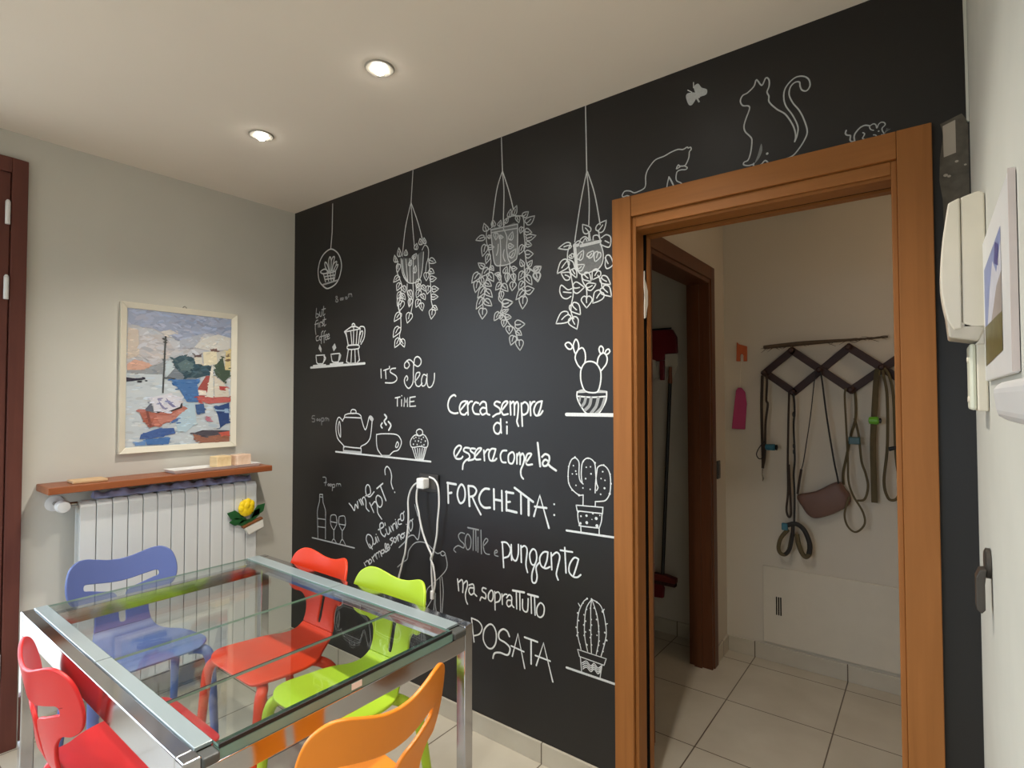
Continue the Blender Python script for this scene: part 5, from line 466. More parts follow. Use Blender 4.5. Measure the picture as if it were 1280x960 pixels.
# ---------------------------------------------------------------- recessed ceiling spotlights
M_lamp = emit_mat('lit_lamp_glass', (255, 250, 240), 18)
def spotlight(x, y, label):
    t = thing('ceiling_spotlight', label, 'spotlight', (x, y, H), 0, 'recessed ceiling spotlights')
    mb = MB(); mb.lathe([(.024, .0), (.030, -.004), (.046, -.005), (.050, -.001), (.050, .002), (.024, .002)], 28); mb.build('trim_ring', mat('grey_trim_ring', (158, 152, 140), .5), t, smooth=True)
    mb = MB(); mb.lathe([(.001, -.022), (.010, -.020), (.018, -.013), (.0225, -.004), (.0235, 0.0), (.001, 0.0)], 24); mb.build('lamp_glass', M_lamp, t, smooth=True)  # dome bulges below the ring, the lamp's glare put into its shape
    l = bpy.data.lights.new('spotlight_beam', 'SPOT'); l.energy = SPOT_W; l.spot_size = math.radians(125); l.spot_blend = 0.9; l.shadow_soft_size = 0.03; l.color = (1.0, 0.935, 0.84)
    lo = bpy.data.objects.new('spotlight_beam', l); COL.objects.link(lo); lo.location = (0, 0, -.03); lo.parent = t
spotlight(1.57, -.633, 'lit recessed spotlight nearer the middle of the ceiling')
spotlight(.795, -.633, 'lit recessed spotlight nearer the left wall')
spotlight(2.345, -.633, 'lit recessed spotlight out of view above the doorway')
for x in (1.57, 2.345): spotlight(x, -2.3, 'lit recessed spotlight behind the viewer, %s' % ('near the right wall' if x > 2 else 'mid room'))

hl = thing('hall_fill_lamp', 'round white lamp added out of view right of the doorway to brighten the hall', 'lamp', (3.75, .75, H))  # unseen lamp, added to brighten the hall
MB().lathe([(.06, 0), (.06, -.02), (.05, -.025)], 24).build('lamp_base', M_white, hl, smooth=True)
MB().blob((0, 0, -.075), (.09, .09, .06), 20, 12).build('fill_lamp_globe', emit_mat('fill_globe_glow', (255, 226, 190), 13), hl, smooth=True)

# ---------------------------------------------------------------- dining table
tb = thing('dining_table', 'extending glass dining table with chrome legs and frame', 'table', (1.307, -.9525, 0))
hx, hy = .607, .4075
def leg(sx, sy):
    w = .035; x0, y0 = sx * (hx - w / 2), sy * (hy - w / 2)
    return MB().box((x0 - w / 2, y0 - w / 2, .012), (x0 + w / 2, y0 + w / 2, .748)), (x0, y0)
for sx in (-1, 1):
    for sy in (-1, 1):
        m, (x0, y0) = leg(sx, sy); lo = m.build('leg', M_chrome, tb, bevel=.003)
        MB().box((x0 - .02, y0 - .02, 0), (x0 + .02, y0 + .02, .012)).build('foot_pad', M_rubber, lo)
for sy in (-1, 1):
    a = sy * hy; b = sy * (hy - .032)
    MB().box((-hx + .035, min(a, b), .68), (hx - .035, max(a, b), .748)).build('side_rail', M_chrome, tb, bevel=.002)
for sx in (-1, 1):
    a = sx * hx; b = sx * (hx - .03)
    MB().box((min(a, b), -hy + .035, .675), (max(a, b), hy - .035, .722)).build('end_rail', M_chrome, tb, bevel=.002)
# pale border strips on both long sides with end caps
for sy in (-1, 1):
    y0, y1 = sorted((sy * (hy - .033), sy * (hy - (.068 if sy < 0 else .085))))
    for xa, xb in ((-hx + .005, -.004), (.0, hx - .03)):
        MB().box((xa, y0, .7435), (xb, y1, .7515)).build('border_strip', M_strip, tb, bevel=.0015)
    for sx in (-1, 1):
        xa, xb = sorted((sx * (hx - .03), sx * (hx + .006)))
        MB().box((xa, y0 + .001, .724), (xb, y1 - .001, .7430)).build('end_cap', M_greycap, tb, bevel=.004)
    MB().box((-hx + .031, y0 + .002, .724), (hx - .031, y1 - .002, .7430)).build('strip_rail', M_steel, tb)
# glass leaves
def leaf(x0, x1, z0, z1, name):
    ya_, yb_ = -hy + .0685, hy - .0855; mb = MB(); v = [(x0, ya_, z0), (x1, ya_, z0), (x1, yb_, z0), (x0, yb_, z0), (x0, ya_, z1), (x1, ya_, z1), (x1, yb_, z1), (x0, yb_, z1)]
    mb.add(v, [(0, 3, 2, 1), (4, 5, 6, 7)], 0); mb.add(v, [(0, 1, 5, 4), (1, 2, 6, 5), (2, 3, 7, 6), (3, 0, 4, 7)], 1)
    return mb.build(name, [M_glass, M_gedge], tb)
leaf(-hx + .01, .0155, .7445, .7505, 'glass_leaf'); leaf(.0165, .3475, .7445, .7505, 'glass_leaf'); gl = leaf(.3525, hx - .008, .7445, .7505, 'glass_leaf')
MB().box((.3478, -hy + .069, .7447), (.3524, hy - .086, .7507)).build('leaf_seal', M_rubber, tb)
MB().box((hx - .0075, -hy + .069, .7435), (hx - .0035, hy - .086, .7515)).build('edge_seal', M_rubber, tb)
leaf(hx - .033, hx - .003, .7225, .7425, 'glass_edge_profile')
MB().box((hx - .0028, -.03, .727), (hx - .0018, .0, .742)).build('white_sticker', M_white, tb)

# ---------------------------------------------------------------- plastic chairs
PROF = [(0, .152, .460), (0, .11, .475), (0, -.02, .469), (0, -.13, .472), (0, -.185, .497), (0, -.207, .540), (0, -.230, .65), (0, -.260, .806)]
PATH = catmull(PROF, 12)
CUM = [0.0]
for i in range(1, len(PATH)): CUM.append(CUM[-1] + (PATH[i] - PATH[i - 1]).length)
KV = [CUM[12 * i] for i in range(8)]           # arc length at the profile points
def path_at(v):
    v = max(0, min(CUM[-1], v))
    for i in range(1, len(CUM)):
        if v <= CUM[i]:
            t = (v - CUM[i - 1]) / max(1e-9, CUM[i] - CUM[i - 1]); return PATH[i - 1].lerp(PATH[i], t)
    return PATH[-1]
def zv(z):                                      # arc length at which the back reaches height z
    for i in range(len(PATH) - 1, 0, -1):
        if PATH[i - 1].z <= z <= PATH[i].z and CUM[i] > KV[3]: return CUM[i - 1] + (CUM[i] - CUM[i - 1]) * (z - PATH[i - 1].z) / (PATH[i].z - PATH[i - 1].z)
    return CUM[-1]
def chair_map(u, v):
    p = path_at(v); t = max(0, min(1, (v - KV[4]) / (KV[6] - KV[4]))); t = t * t * (3 - 2 * t)
    s = max(0, min(1, (v - KV[1]) / .1)) * (1 - max(0, min(1, (v - KV[2]) / (KV[3] - KV[2]))))
    return Vector((u, p.y + 1.55 * t * u * u, p.z - .012 * s * (1 - (u / .2) ** 2)))
def sheet(outline, hole=None, step=.016):
    pts = [Vector(p) for p in outline]; n0 = len(pts); edges = [(i, (i + 1) % n0) for i in range(n0)]
    if hole:
        h = [Vector(p) for p in hole]; edges += [(n0 + i, n0 + (i + 1) % len(h)) for i in range(len(h))]; pts += h
    def inside(p, poly):
        c = False; j = len(poly) - 1
        for i in range(len(poly)):
            a, b = poly[i], poly[j]
            if (a[1] > p[1]) != (b[1] > p[1]) and p[0] < (b[0] - a[0]) * (p[1] - a[1]) / (b[1] - a[1]) + a[0]: c = not c
            j = i
        return c
    def near(p): return min((Vector(q) - p).length for q in pts[:n0 + (len(hole) if hole else 0)]) < step * .55
    us = [p[0] for p in outline]; vs = [p[1] for p in outline]; grid = []
    v = min(vs) + step / 2
    while v < max(vs):
        u = min(us) + step / 2
        while u < max(us):
            p = Vector((u, v))
            if inside(p, outline) and not (hole and inside(p, hole)) and not near(p): grid.append(p)
            u += step
        v += step
    res = delaunay_2d_cdt(pts + grid, edges, [], 0, 1e-6)
    V, F = res[0], []
    for f in res[2]:
        c = sum((V[i] for i in f), Vector((0, 0))) / len(f)
        if inside(c, outline) and not (hole and inside(c, hole)): F.append(tuple(f))
    return V, F
def chair_sheet(name, outline, hole, m, parent, thick):
    V, F = sheet(outline, hole)
    me = bpy.data.meshes.new(name); me.from_pydata([chair_map(p[0], p[1]) for p in V], [], F); me.materials.append(m)
    bm = bmesh.new(); bm.from_mesh(me); bmesh.ops.delete(bm, geom=[v for v in bm.verts if not v.link_faces], context='VERTS'); bmesh.ops.recalc_face_normals(bm, faces=bm.faces)
    bm.to_mesh(me); bm.free(); me.polygons.foreach_set('use_smooth', [True] * len(me.polygons)); me.update()
    o = link(bpy.data.objects.new(name, me), parent)
    s = o.modifiers.new('solid', 'SOLIDIFY'); s.thickness = thick; s.offset = 0; s.use_even_offset = False
    b = o.modifiers.new('bevel', 'BEVEL'); b.width = thick * .35; b.segments = 2; b.limit_method = 'ANGLE'; b.angle_limit = math.radians(50); b.harden_normals = True
    return o
def mirror(right):                              # right half from bottom centre to top centre -> closed outline
    r = catmull([Vector((a, b, 0)) for a, b in right], 5); r = [(p.x, p.y) for p in r]
    return [(max(0, u), v) for u, v in r] + [(-u, v) for u, v in reversed(r) if u > .002]
vj = zv(.511)
SEAT = mirror([(0, 0), (.11, .0), (.152, .006), (.182, .03), (.194, .075), (.193, .15), (.186, .205), (.168, .250), (.136, .286), (.112, .325), (.1, vj)])
SEAT = [p for p in SEAT]
BACK_R = [(.1, vj), (.095, zv(.541)), (.094, zv(.568)), (.1, zv(.598)), (0.1225, zv(0.623)), (0.1531, zv(0.629)), (0.1776, zv(0.647)), (0.1916, zv(0.683)), (0.1916, zv(0.731)), (0.1785, zv(0.774)), (0.1505, zv(0.796)), (0.1181, zv(0.797)), (0.07875, zv(0.786)), (0.03938, zv(0.775)), (0, zv(0.771))]
b_r = [(p.x, p.y) for p in catmull([Vector((a, b, 0)) for a, b in BACK_R], 5)]
BACK = [(-u, v) for u, v in reversed(b_r)][:-1] + [(-.1, vj), (-.05, vj), (0, vj), (.05, vj)] + b_r[:-1]
HOLE_R = [(0, zv(.526)), (.009, zv(.529)), (.0115, zv(.545)), (.0115, zv(.575)), (.0115, zv(.605)), (.016, zv(.632)), (.035, zv(.650)), (0.07, zv(0.661)), (0.1094, zv(0.675)), (0.1278, zv(0.681)), (0.1321, zv(0.692)), (0.1251, zv(0.702)), (0.09625, zv(0.697)), (0.06125, zv(0.69)), (0.03063, zv(0.685)), (0, zv(0.683))]
h_r = [(max(0, p.x), p.y) for p in catmull([Vector((a, b, 0)) for a, b in HOLE_R], 4)]
HOLE = h_r + [(-u, v) for u, v in reversed(h_r[1:-1])]
def make_chair(rgb, mname, label, x, y, rz):
    m = mat(mname, rgb, 0.38, noise=0.015, nscale=5, spec=0.45)
    t = thing('dining_chair', label, 'chair', (x, y, 0), rz, 'moulded plastic chairs around the glass table')
    chair_sheet('seat', SEAT, None, m, t, .011)
    chair_sheet('backrest', BACK, HOLE, m, t, .010)
    for s in (-1, 1):
        P = catmull([(s * .127, .105, .452), (s * .162, .118, .446), (s * .184, .138, .425), (s * .193, .150, .34), (s * .202, .178, .0)], 8)
        MB().tube(P, [.0185 - .0065 * max(0, (.42 - p.z) / .42) for p in P], 14).build('leg', m, t, smooth=True)
        P = catmull([(s * .112, -.095, .448), (s * .150, -.118, .443), (s * .176, -.142, .418), (s * .188, -.175, .34), (s * .202, -.232, .0)], 8)
        MB().tube(P, [.0185 - .0065 * max(0, (.42 - p.z) / .42) for p in P], 14).build('leg', m, t, smooth=True)
    # ribs under the seat
    for y0_, w_ in ((  .095, .145), (-.105, .135)): MB().box((-w_, y0_, .446), (w_, y0_ + .01, .461)).build('under_seat_rib', m, t, bevel=.002)
    return t
make_chair((96, 112, 168), 'blue_plastic', 'blue plastic chair at the end of the table in front of the radiator', .610, -.985, -PI / 2)
make_chair((222, 62, 26), 'orange_red_plastic', 'orange red plastic chair between the table and the chalkboard, beside the lime green one', 1.052, -.710, PI)
make_chair((176, 204, 52), 'lime_plastic', 'lime green plastic chair between the table and the chalkboard wall', 1.484, -.708, PI)
make_chair((236, 136, 30), 'orange_plastic', 'orange plastic chair at the near end of the table', 1.884, -1.034, PI / 2).scale = (1.015, 1.015, 1.02)
make_chair((206, 40, 40), 'red_plastic', 'red plastic chair at the front long side of the table, bottom left corner', 1.248, -1.203, 0)

# ---------------------------------------------------------------- left wall: painting, shelf, radiator
PAINTING = [
[[190,192,198],[-861,1873,-379,1876,-373,1413,-866,1416]],
[[196,206,212],[-868,1577,-377,1598,-378,1192,-863,1199]],
[[150,160,186],[-861,1873,-379,1876,-377,1762,-514,1775,-633,1728,-762,1781,-859,1788]],
[[168,174,188],[-633,1728,-514,1775,-565,1697,-633,1680]],
[[210,208,202],[-565,1697,-525,1743,-447,1775,-384,1762,-383,1697,-483,1684]],
[[205,200,195],[-725,1761,-678,1778,-645,1763,-688,1747]],
[[200,186,172],[-859,1771,-817,1764,-811,1644,-859,1619]],
[[186,182,184],[-812,1736,-709,1751,-655,1678,-749,1602,-811,1644]],
[[206,160,140],[-861,1596,-830,1620,-790,1611,-754,1595,-794,1571,-861,1568]],
[[142,147,152],[-861,1568,-794,1571,-749,1590,-697,1621,-675,1617,-707,1554,-809,1554,-861,1556]],
[[190,205,212],[-697,1604,-676,1629,-653,1588,-696,1539]],
[[112,122,132],[-696,1533,-653,1588,-609,1572,-546,1550,-552,1534,-597,1530]],
[[46,72,84],[-665,1630,-632,1650,-576,1647,-541,1612,-482,1602,-474,1562,-552,1537,-609,1548,-653,1588]],
[[84,108,112],[-643,1607,-604,1633,-564,1611,-586,1573,-626,1577]],
[[226,216,186],[-521,1675,-452,1686,-447,1616,-517,1604]],
[[90,70,70],[-565,1655,-530,1662,-529,1648,-562,1646]],
[[214,210,196],[-562,1645,-527,1648,-523,1613,-558,1611]],
[[110,80,76],[-483,1687,-453,1700,-449,1686,-483,1681]],
[[200,196,182],[-448,1677,-409,1695,-413,1618,-447,1609]],
[[216,196,140],[-406,1686,-378,1703,-379,1587,-409,1586]],
[[110,90,70],[-396,1670,-387,1672,-387,1661,-396,1661]],
[[110,90,70],[-397,1645,-388,1645,-388,1635,-397,1635]],
[[58,76,60],[-470,1609,-452,1616,-421,1656,-407,1586,-381,1587,-381,1555,-413,1519,-457,1559]],
[[62,108,168],[-674,1528,-552,1532,-538,1414,-596,1415,-630,1475]],
[[26,22,40],[-864,1534,-829,1529,-786,1534,-784,1527,-799,1522,-863,1513]],
[[160,70,64],[-539,1494,-505,1551,-480,1552,-487,1514,-498,1464,-551,1470]],
[[232,222,206],[-554,1479,-503,1473,-502,1450,-550,1450]],
[[178,66,62],[-556,1448,-504,1448,-380,1438,-379,1416,-538,1420]],
[[226,222,208],[-502,1442,-477,1609,-470,1609,-466,1436]],
[[216,208,192],[-463,1552,-420,1522,-391,1484,-381,1442,-462,1439]],
[[182,60,56],[-439,1499,-393,1496,-419,1476,-431,1477]],
[[62,108,168],[-661,1529,-551,1526,-539,1443,-596,1446,-630,1497]],
[[192,92,86],[-550,1446,-503,1437,-381,1437,-381,1413,-491,1405,-527,1419]],
[[54,86,138],[-556,1400,-515,1406,-507,1356,-549,1354]],
[[36,62,118],[-461,1386,-384,1410,-383,1308,-429,1275,-442,1342]],
[[150,180,210],[-455,1373,-386,1371,-389,1361,-455,1366]],
[[178,204,218],[-618,1406,-561,1412,-549,1308,-599,1261,-638,1275,-650,1323]],
[[56,88,152],[-800,1260,-729,1285,-655,1285,-648,1257,-744,1239,-805,1237]],
[[62,108,172],[-780,1236,-670,1238,-678,1206,-774,1207]],
[[96,140,196],[-822,1221,-779,1227,-779,1207,-824,1207]],
[[70,105,165],[-671,1324,-633,1335,-639,1317,-666,1309]],
[[184,112,132],[-508,1325,-490,1337,-477,1324,-495,1311]],
[[168,92,76],[-809,1371,-782,1382,-756,1364,-688,1363,-618,1399,-620,1364,-650,1329,-714,1302,-763,1291,-791,1328]],
[[190,120,104],[-719,1308,-650,1329,-620,1364,-618,1388,-672,1348,-735,1349]],
[[122,62,52],[-782,1379,-770,1373,-754,1303,-763,1291]],
[[40,36,40],[-735,1367,-672,1377,-618,1411,-619,1385,-683,1361]],
[[86,92,108],[-784,1379,-757,1416,-747,1370,-771,1370]],
[[216,216,226],[-767,1430,-747,1441,-684,1457,-617,1437,-629,1391,-688,1366,-746,1370,-750,1408]],
[[128,128,166],[-729,1430,-715,1407,-688,1376,-707,1381,-720,1401]],
[[118,118,160],[-694,1437,-673,1413,-645,1390,-662,1389,-683,1407]],
[[150,96,76],[-568,1250,-507,1235,-381,1240,-381,1196,-524,1202,-553,1222]],
[[70,66,76],[-568,1253,-519,1268,-381,1260,-381,1242,-507,1234]],
[[202,86,70],[-441,1250,-381,1257,-381,1237,-416,1232]],
[[58,62,64],[-703,1743,-695,1743,-704,1459,-711,1459]],
[[70,74,78],[-706,1539,-653,1536,-653,1531,-706,1532]]]

pc = thing('painting', 'harbour painting with a red boat in an ivory frame above the shelf', 'painting', (0, -.62, 1.17))
def yz(y, z, x): return (x, y + .62, z - 1.17)
Y0, Y1, Z0, Z1 = -.892, -.348, 1.172, 1.892
for (a, b, c, d) in ((Y0, Y1, Z1, -1), (Y0, Y1, Z0, 1)):
    z = c; mb = MB(); mb.add([yz(a, z, .002), yz(b, z, .002), yz(b, z, .024), yz(a, z, .024), yz(a + .028, z + d * .028, .002), yz(b - .028, z + d * .028, .002), yz(b - .028, z + d * .028, .014), yz(a + .028, z + d * .028, .014)], [(0, 1, 2, 3), (4, 5, 6, 7), (0, 1, 5, 4), (2, 3, 7, 6), (0, 3, 7, 4), (1, 2, 6, 5)]); mb.build('frame_moulding', M_frame, pc, bevel=.002)
for y, d in ((Y0, 1), (Y1, -1)):
    mb = MB(); mb.add([yz(y, Z0, .002), yz(y, Z1, .002), yz(y, Z1, .024), yz(y, Z0, .024), yz(y + d * .028, Z0 + .028, .002), yz(y + d * .028, Z1 - .028, .002), yz(y + d * .028, Z1 - .028, .014), yz(y + d * .028, Z0 + .028, .014)], [(0, 1, 2, 3), (4, 5, 6, 7), (0, 1, 5, 4), (2, 3, 7, 6), (0, 3, 7, 4), (1, 2, 6, 5)]); mb.build('frame_moulding', M_frame, pc, bevel=.002)
MB().box(yz(Y0 + .026, Z0 + .026, .003), yz(Y1 - .026, Z1 - .026, .0095)).build('backing_board', mat('canvas_back', (170, 174, 178), .8), pc)
ya, yb, za, zb = Y0 + .0275, Y1 - .0275, Z0 + .0275, Z1 - .0275
pm_ = bpy.data.materials.new('oil_paint'); pm_.use_nodes = True
_n = pm_.node_tree; _a = _n.nodes.new('ShaderNodeAttribute'); _a.attribute_name = 'paint'; _b = _n.nodes['Principled BSDF']; _b.inputs['Roughness'].default_value = .5
_n.links.new(_a.outputs['Color'], _b.inputs['Base Color'])
_z = _n.nodes.new('ShaderNodeTexNoise'); _z.inputs['Scale'].default_value = 90; _u = _n.nodes.new('ShaderNodeBump'); _u.inputs['Strength'].default_value = .35; _u.inputs['Distance'].default_value = .001
_n.links.new(_z.outputs['Fac'], _u.inputs['Height']); _n.links.new(_u.outputs['Normal'], _b.inputs['Normal'])
mb = MB(); cols = []; k = 0; rng = random.Random(11)
def pfaces(P, rgb):
    global k
    k += 1; x = .0098 + .0000022 * k
    P = [Vector((min(yb, max(ya, p.x)), min(zb, max(za, p.y)))) for p in P]
    res = delaunay_2d_cdt(P, [], [list(range(len(P)))], 1, 1e-7)
    mb.add([yz(p.x, p.y, x) for p in res[0]], [tuple(f) for f in res[2]]); cols.extend([rgb] * len(res[2]))
def in_poly(p, poly):
    c = False; j = len(poly) - 1
    for i in range(len(poly)):
        a, b = poly[i], poly[j]
        if (a.y > p.y) != (b.y > p.y) and p.x < (b.x - a.x) * (p.y - a.y) / (b.y - a.y) + a.x: c = not c
        j = i
    return c
for rgb, c in PAINTING:
    P = [Vector((c[i] / 1000, c[i + 1] / 1000)) for i in range(0, len(c), 2)]
    lift = [min(255, v + (250 - v) * .08) for v in rgb]
    pfaces(P, lift)
    x0, x1, z0, z1 = min(p.x for p in P), max(p.x for p in P), min(p.y for p in P), max(p.y for p in P)
    area = (x1 - x0) * (z1 - z0); big = area > .02; water = z1 < 1.60
    for _ in range(min(420, int(area * 4200) + 3)):
        q = Vector((rng.uniform(x0 - .004, x1 + .004), rng.uniform(z0 - .003, z1 + .003)))
        if not in_poly(q, P): 
            near_ = min((q - p).length for p in P)
            if near_ > .014 or big: continue
        L_ = rng.uniform(.005, .022) * (1.3 if big else .7); h_ = L_ * rng.uniform(.16, .4); a_ = rng.uniform(-.15, .15) if water else rng.uniform(-.7, .7)
        ca, sa = math.cos(a_), math.sin(a_); d = rng.uniform(-16, 20); w_ = rng.uniform(-6, 6)
        pfaces([q + Vector((L_ * u * ca - h_ * v * sa, L_ * u * sa + h_ * v * ca)) for u, v in ((-1, 0), (-.6, -.8), (.5, -1), (1, .1), (.5, .9), (-.5, .9))], [max(0, min(255, t_ + d + w_ * (i_ - 1))) for i_, t_ in enumerate(lift)])
cv = to_mesh(mb, 'canvas', [pm_], pc)
at_ = cv.data.attributes.new('paint', 'FLOAT_COLOR', 'FACE')
at_.data.foreach_set('color', [v for c_ in cols for v in (*lin(c_), 1.0)])
mb = MB(); mb.tube([yz(-.618, Z1 - .002, .006), yz(-.618, Z1 + .007, .006), yz(-.610, Z1 + .013, .006), yz(-.602, Z1 + .007, .006), yz(-.602, Z1 - .002, .006)], .0016, 8); mb.build('hanging_loop', M_steel, pc, smooth=True)

SZ = 1.069
tag(MB().box((0.001, -1.182, SZ - .030), (.185, -.23, SZ)).build('wall_shelf', M_shelf, bevel=.003), 'reddish brown wooden shelf above the radiator', 'shelf')
tag(MB().add([(.03, -.695, SZ + .0005), (.145, -.695, SZ + .0005), (.145, -.285, SZ + .0005), (.03, -.285, SZ + .0005), (.022, -.705, SZ + .017), (.155, -.705, SZ + .017), (.155, -.275, SZ + .017), (.022, -.275, SZ + .017), (.03, -.697, SZ + .008), (.147, -.697, SZ + .008), (.147, -.283, SZ + .008), (.03, -.283, SZ + .008)],
    [(3, 2, 1, 0), (0, 1, 5, 4), (1, 2, 6, 5), (2, 3, 7, 6), (3, 0, 4, 7), (4, 5, 9, 8), (5, 6, 10, 9), (6, 7, 11, 10), (7, 4, 8, 11), (8, 9, 10, 11)]).build('tray', M_white, bevel=.001), 'long narrow white tray on the shelf', 'tray')
tag(MB().box((.05, -1.09, SZ + .0005), (.14, -.965, SZ + .012)).build('wooden_slab', wood_mat('light_wood', (206, 172, 130), (222, 190, 150), .6, 'y'), bevel=.003), 'small light wooden slab on the left end of the shelf', 'slab')
for y, c1, c2, lab in ((-.458, (226, 196, 146), (240, 214, 170), 'yellowish block candle on the white tray, left of the pinkish one'), (-.354, (226, 190, 160), (240, 212, 190), 'pinkish block candle on the white tray, right of the yellowish one')):
    t = thing('candle', lab, 'candle', (.085, y, SZ + .0085), .12, 'block candles on the tray')
    MB().box((-.033, -.04, 0), (.033, .04, .056)).build('wax_block', wood_mat('marbled_wax_' + str(c1[1]), c1, c2, .5, 'x'), t, bevel=.004)
    MB().tube([(0, 0, .055), (0, .001, .062), (.001, .002, .066)], .0012, 6).build('wick', M_cream, t)

rd = thing('radiator', 'white ribbed wall radiator under the wooden shelf', 'radiator', (0, -.67, .12))
NF = 13; RY0, RY1 = -1.062, -.285; fw = (RY1 - RY0) / NF
for i in range(NF):
    y = RY0 + fw * i + .67; g = .0016
    mb = MB()
    mb.add([(.128, y + g, .02), (.128, y + fw - g, .02), (.128, y + fw - g, .845), (.128, y + g, .845), (.117, y + g, .865), (.117, y + fw - g, .865), (.108, y + g, .02), (.108, y + fw - g, .02), (.108, y + g, .865), (.108, y + fw - g, .865)],
           [(0, 1, 2, 3), (3, 2, 5, 4), (0, 6, 7, 1), (6, 8, 9, 7), (4, 5, 9, 8), (0, 3, 4, 8, 6), (1, 7, 9, 5, 2)])
    c = y + fw / 2
    mb.box((.05, c - .006, .03), (.108, c + .006, .862)); mb.box((.05, y + g * 2, .03), (.056, y + fw - g * 2, .855)); mb.box((.07, y + .012, .8), (.108, y + fw - .012, .868))
    mb.build('radiator_fin', M_wfin, rd, bevel=.002)
MB().tube([(.085, RY0 + .67 + .002, .83), (.085, RY1 + .67 - .002, .83)], .018, 14).build('header_pipe', M_wfin, rd, smooth=True)
MB().tube([(.085, RY0 + .67 + .002, .06), (.085, RY1 + .67 - .002, .06)], .018, 14).build('header_pipe', M_wfin, rd, smooth=True)
mb = MB(); mb.tube([(.085, RY0 + .672, .858), (.085, RY0 + .64, .858), (.08, RY0 + .615, .858)], .009, 12); mb.tube([(.003, RY0 + .612, .858), (.085, RY0 + .612, .858)], .009, 12); mb.tube([(.055, RY0 + .612, .858), (.1, RY0 + .612, .858)], .013, 12); mb.build('valve_body', M_steel, rd, smooth=True)
mb = MB(); mb.lathe([(.012, .098), (.024, .102), (.026, .115), (.026, .135), (.022, .146), (.008, .149)], 22, (0, RY0 + .612, .858), 'x'); mb.build('valve_knob', M_white, rd, smooth=True)
mb = MB(); mb.lathe([(.034, .001), (.034, .006), (.012, .012)], 22, (0, RY0 + .612, .858), 'x'); mb.build('pipe_rosette', M_white, rd, smooth=True)
mb = MB(); mb.tube([(.003, RY0 + .655, .06), (.085, RY0 + .655, .06), (.085, RY0 + .674, .06)], .01, 12); mb.build('return_valve', M_steel, rd, smooth=True)

# crumpled lilac blue band between the radiator top and the shelf
mb = MB(); n = 44; rows = 5; vv = []
for j in range(rows):
    for i in range(n):
        y = -1.0 + .70 * i / (n - 1); a = math.sin(i * 1.9) * .006 + math.sin(i * .83 + j) * .006
        vv.append((.04 + .014 * j + .005 * math.sin(i * 1.3 + j), y, .9905 + (.026 + a) * math.sin(PI * (j + .35) / (rows - .3))))
for i in range(n): vv.append((vv[i][0], vv[i][1], .9892))
for i in range(n): vv.append((vv[(rows - 1) * n + i][0], vv[i][1], .9892))
ff = [(j * n + i, j * n + i + 1, (j + 1) * n + i + 1, (j + 1) * n + i) for j in range(rows - 1) for i in range(n - 1)]
ff += [(rows * n + i, rows * n + i + 1, i + 1, i) for i in range(n - 1)] + [((rows - 1) * n + i, (rows - 1) * n + i + 1, (rows + 1) * n + i + 1, (rows + 1) * n + i) for i in range(n - 1)]
ff += [(rows * n + i, (rows + 1) * n + i, (rows + 1) * n + i + 1, rows * n + i + 1) for i in range(n - 1)]
ff += [tuple([rows * n] + [j * n for j in range(rows)] + [(rows + 1) * n]), tuple([rows * n + n - 1] + [j * n + n - 1 for j in range(rows)] + [(rows + 1) * n + n - 1])]
tag(mb.add(vv, ff).build('band', mat('lilac_blue_band', (168, 170, 206), .9, noise=.25, nscale=14), smooth=True), 'crumpled lilac blue band on top of the radiator under the shelf', 'band')

# yellow flower ornament hanging on the radiator
fl = thing('flower_ornament', 'yellow rose ornament in a white pot hanging on the radiator front', 'ornament', (.131, -.338, .815)); fl.scale = (1, 1.2, 1.2)
M_yel = mat('yellow_ceramic', (250, 214, 30), .3, noise=.03); M_grn = mat('green_ceramic', (36, 86, 44), .3, noise=.1)
A = math.radians(18)
def fp(y, z, x): return (x, y * math.cos(A) - z * math.sin(A), y * math.sin(A) + z * math.cos(A))
mb = MB(); mb.blob(fp(0, .035, .018), (.017, .036, .038), 20, 12)
for k in range(6):
    th = PI * (.0 + k * .34); r = .019
    mb.blob(fp(r * math.cos(th) * 1.1, .046 + r * math.sin(th) * .8 - .002, .024), (.011, .017, .017), 12, 8)
mb.blob(fp(0, .048, .033), (.008, .013, .014), 12, 8); mb.build('rose', M_yel, fl, smooth=True)
for y, z, dy, dz in ((-.04, -.01, -.035, .012), (-.042, .012, -.03, .028), (.036, -.008, .038, .016), (.02, -.02, .03, .02), (-.018, -.025, -.03, .004)):
    P = [(y - dz * .35, z + dy * .35), (y + dy * .6 - dz * .5, z + dz * .6 + dy * .5), (y + dy * 1.3, z + dz * 1.3), (y + dy * .6 + dz * .5, z + dz * .6 - dy * .5), (y + dz * .35, z - dy * .35), (y - dy, z - dz)]
    MB().prism([fp(a, b, .006) for a, b in P], (.007, 0, 0)).build('petal_leaf', M_grn, fl, bevel=.002)
MB().prism([fp(-.042, -.035, .002), fp(.05, -.035, .002), fp(.05, -.045, .002), fp(-.042, -.045, .002)], (.026, 0, 0)).build('brown_band', mat('brown_band', (126, 78, 44), .4), fl, bevel=.002)
MB().prism([fp(-.036, -.0455, .002), fp(.05, -.0455, .002), fp(.044, -.082, .002), fp(-.028, -.082, .002)], (.024, 0, 0)).build('pot', mat('white_ceramic', (226, 222, 210), .3), fl, bevel=.003)
MB().tube([fp(0, .075, .002), fp(0, .05, .003)], .0012, 6).build('hanging_wire', M_steel, fl)

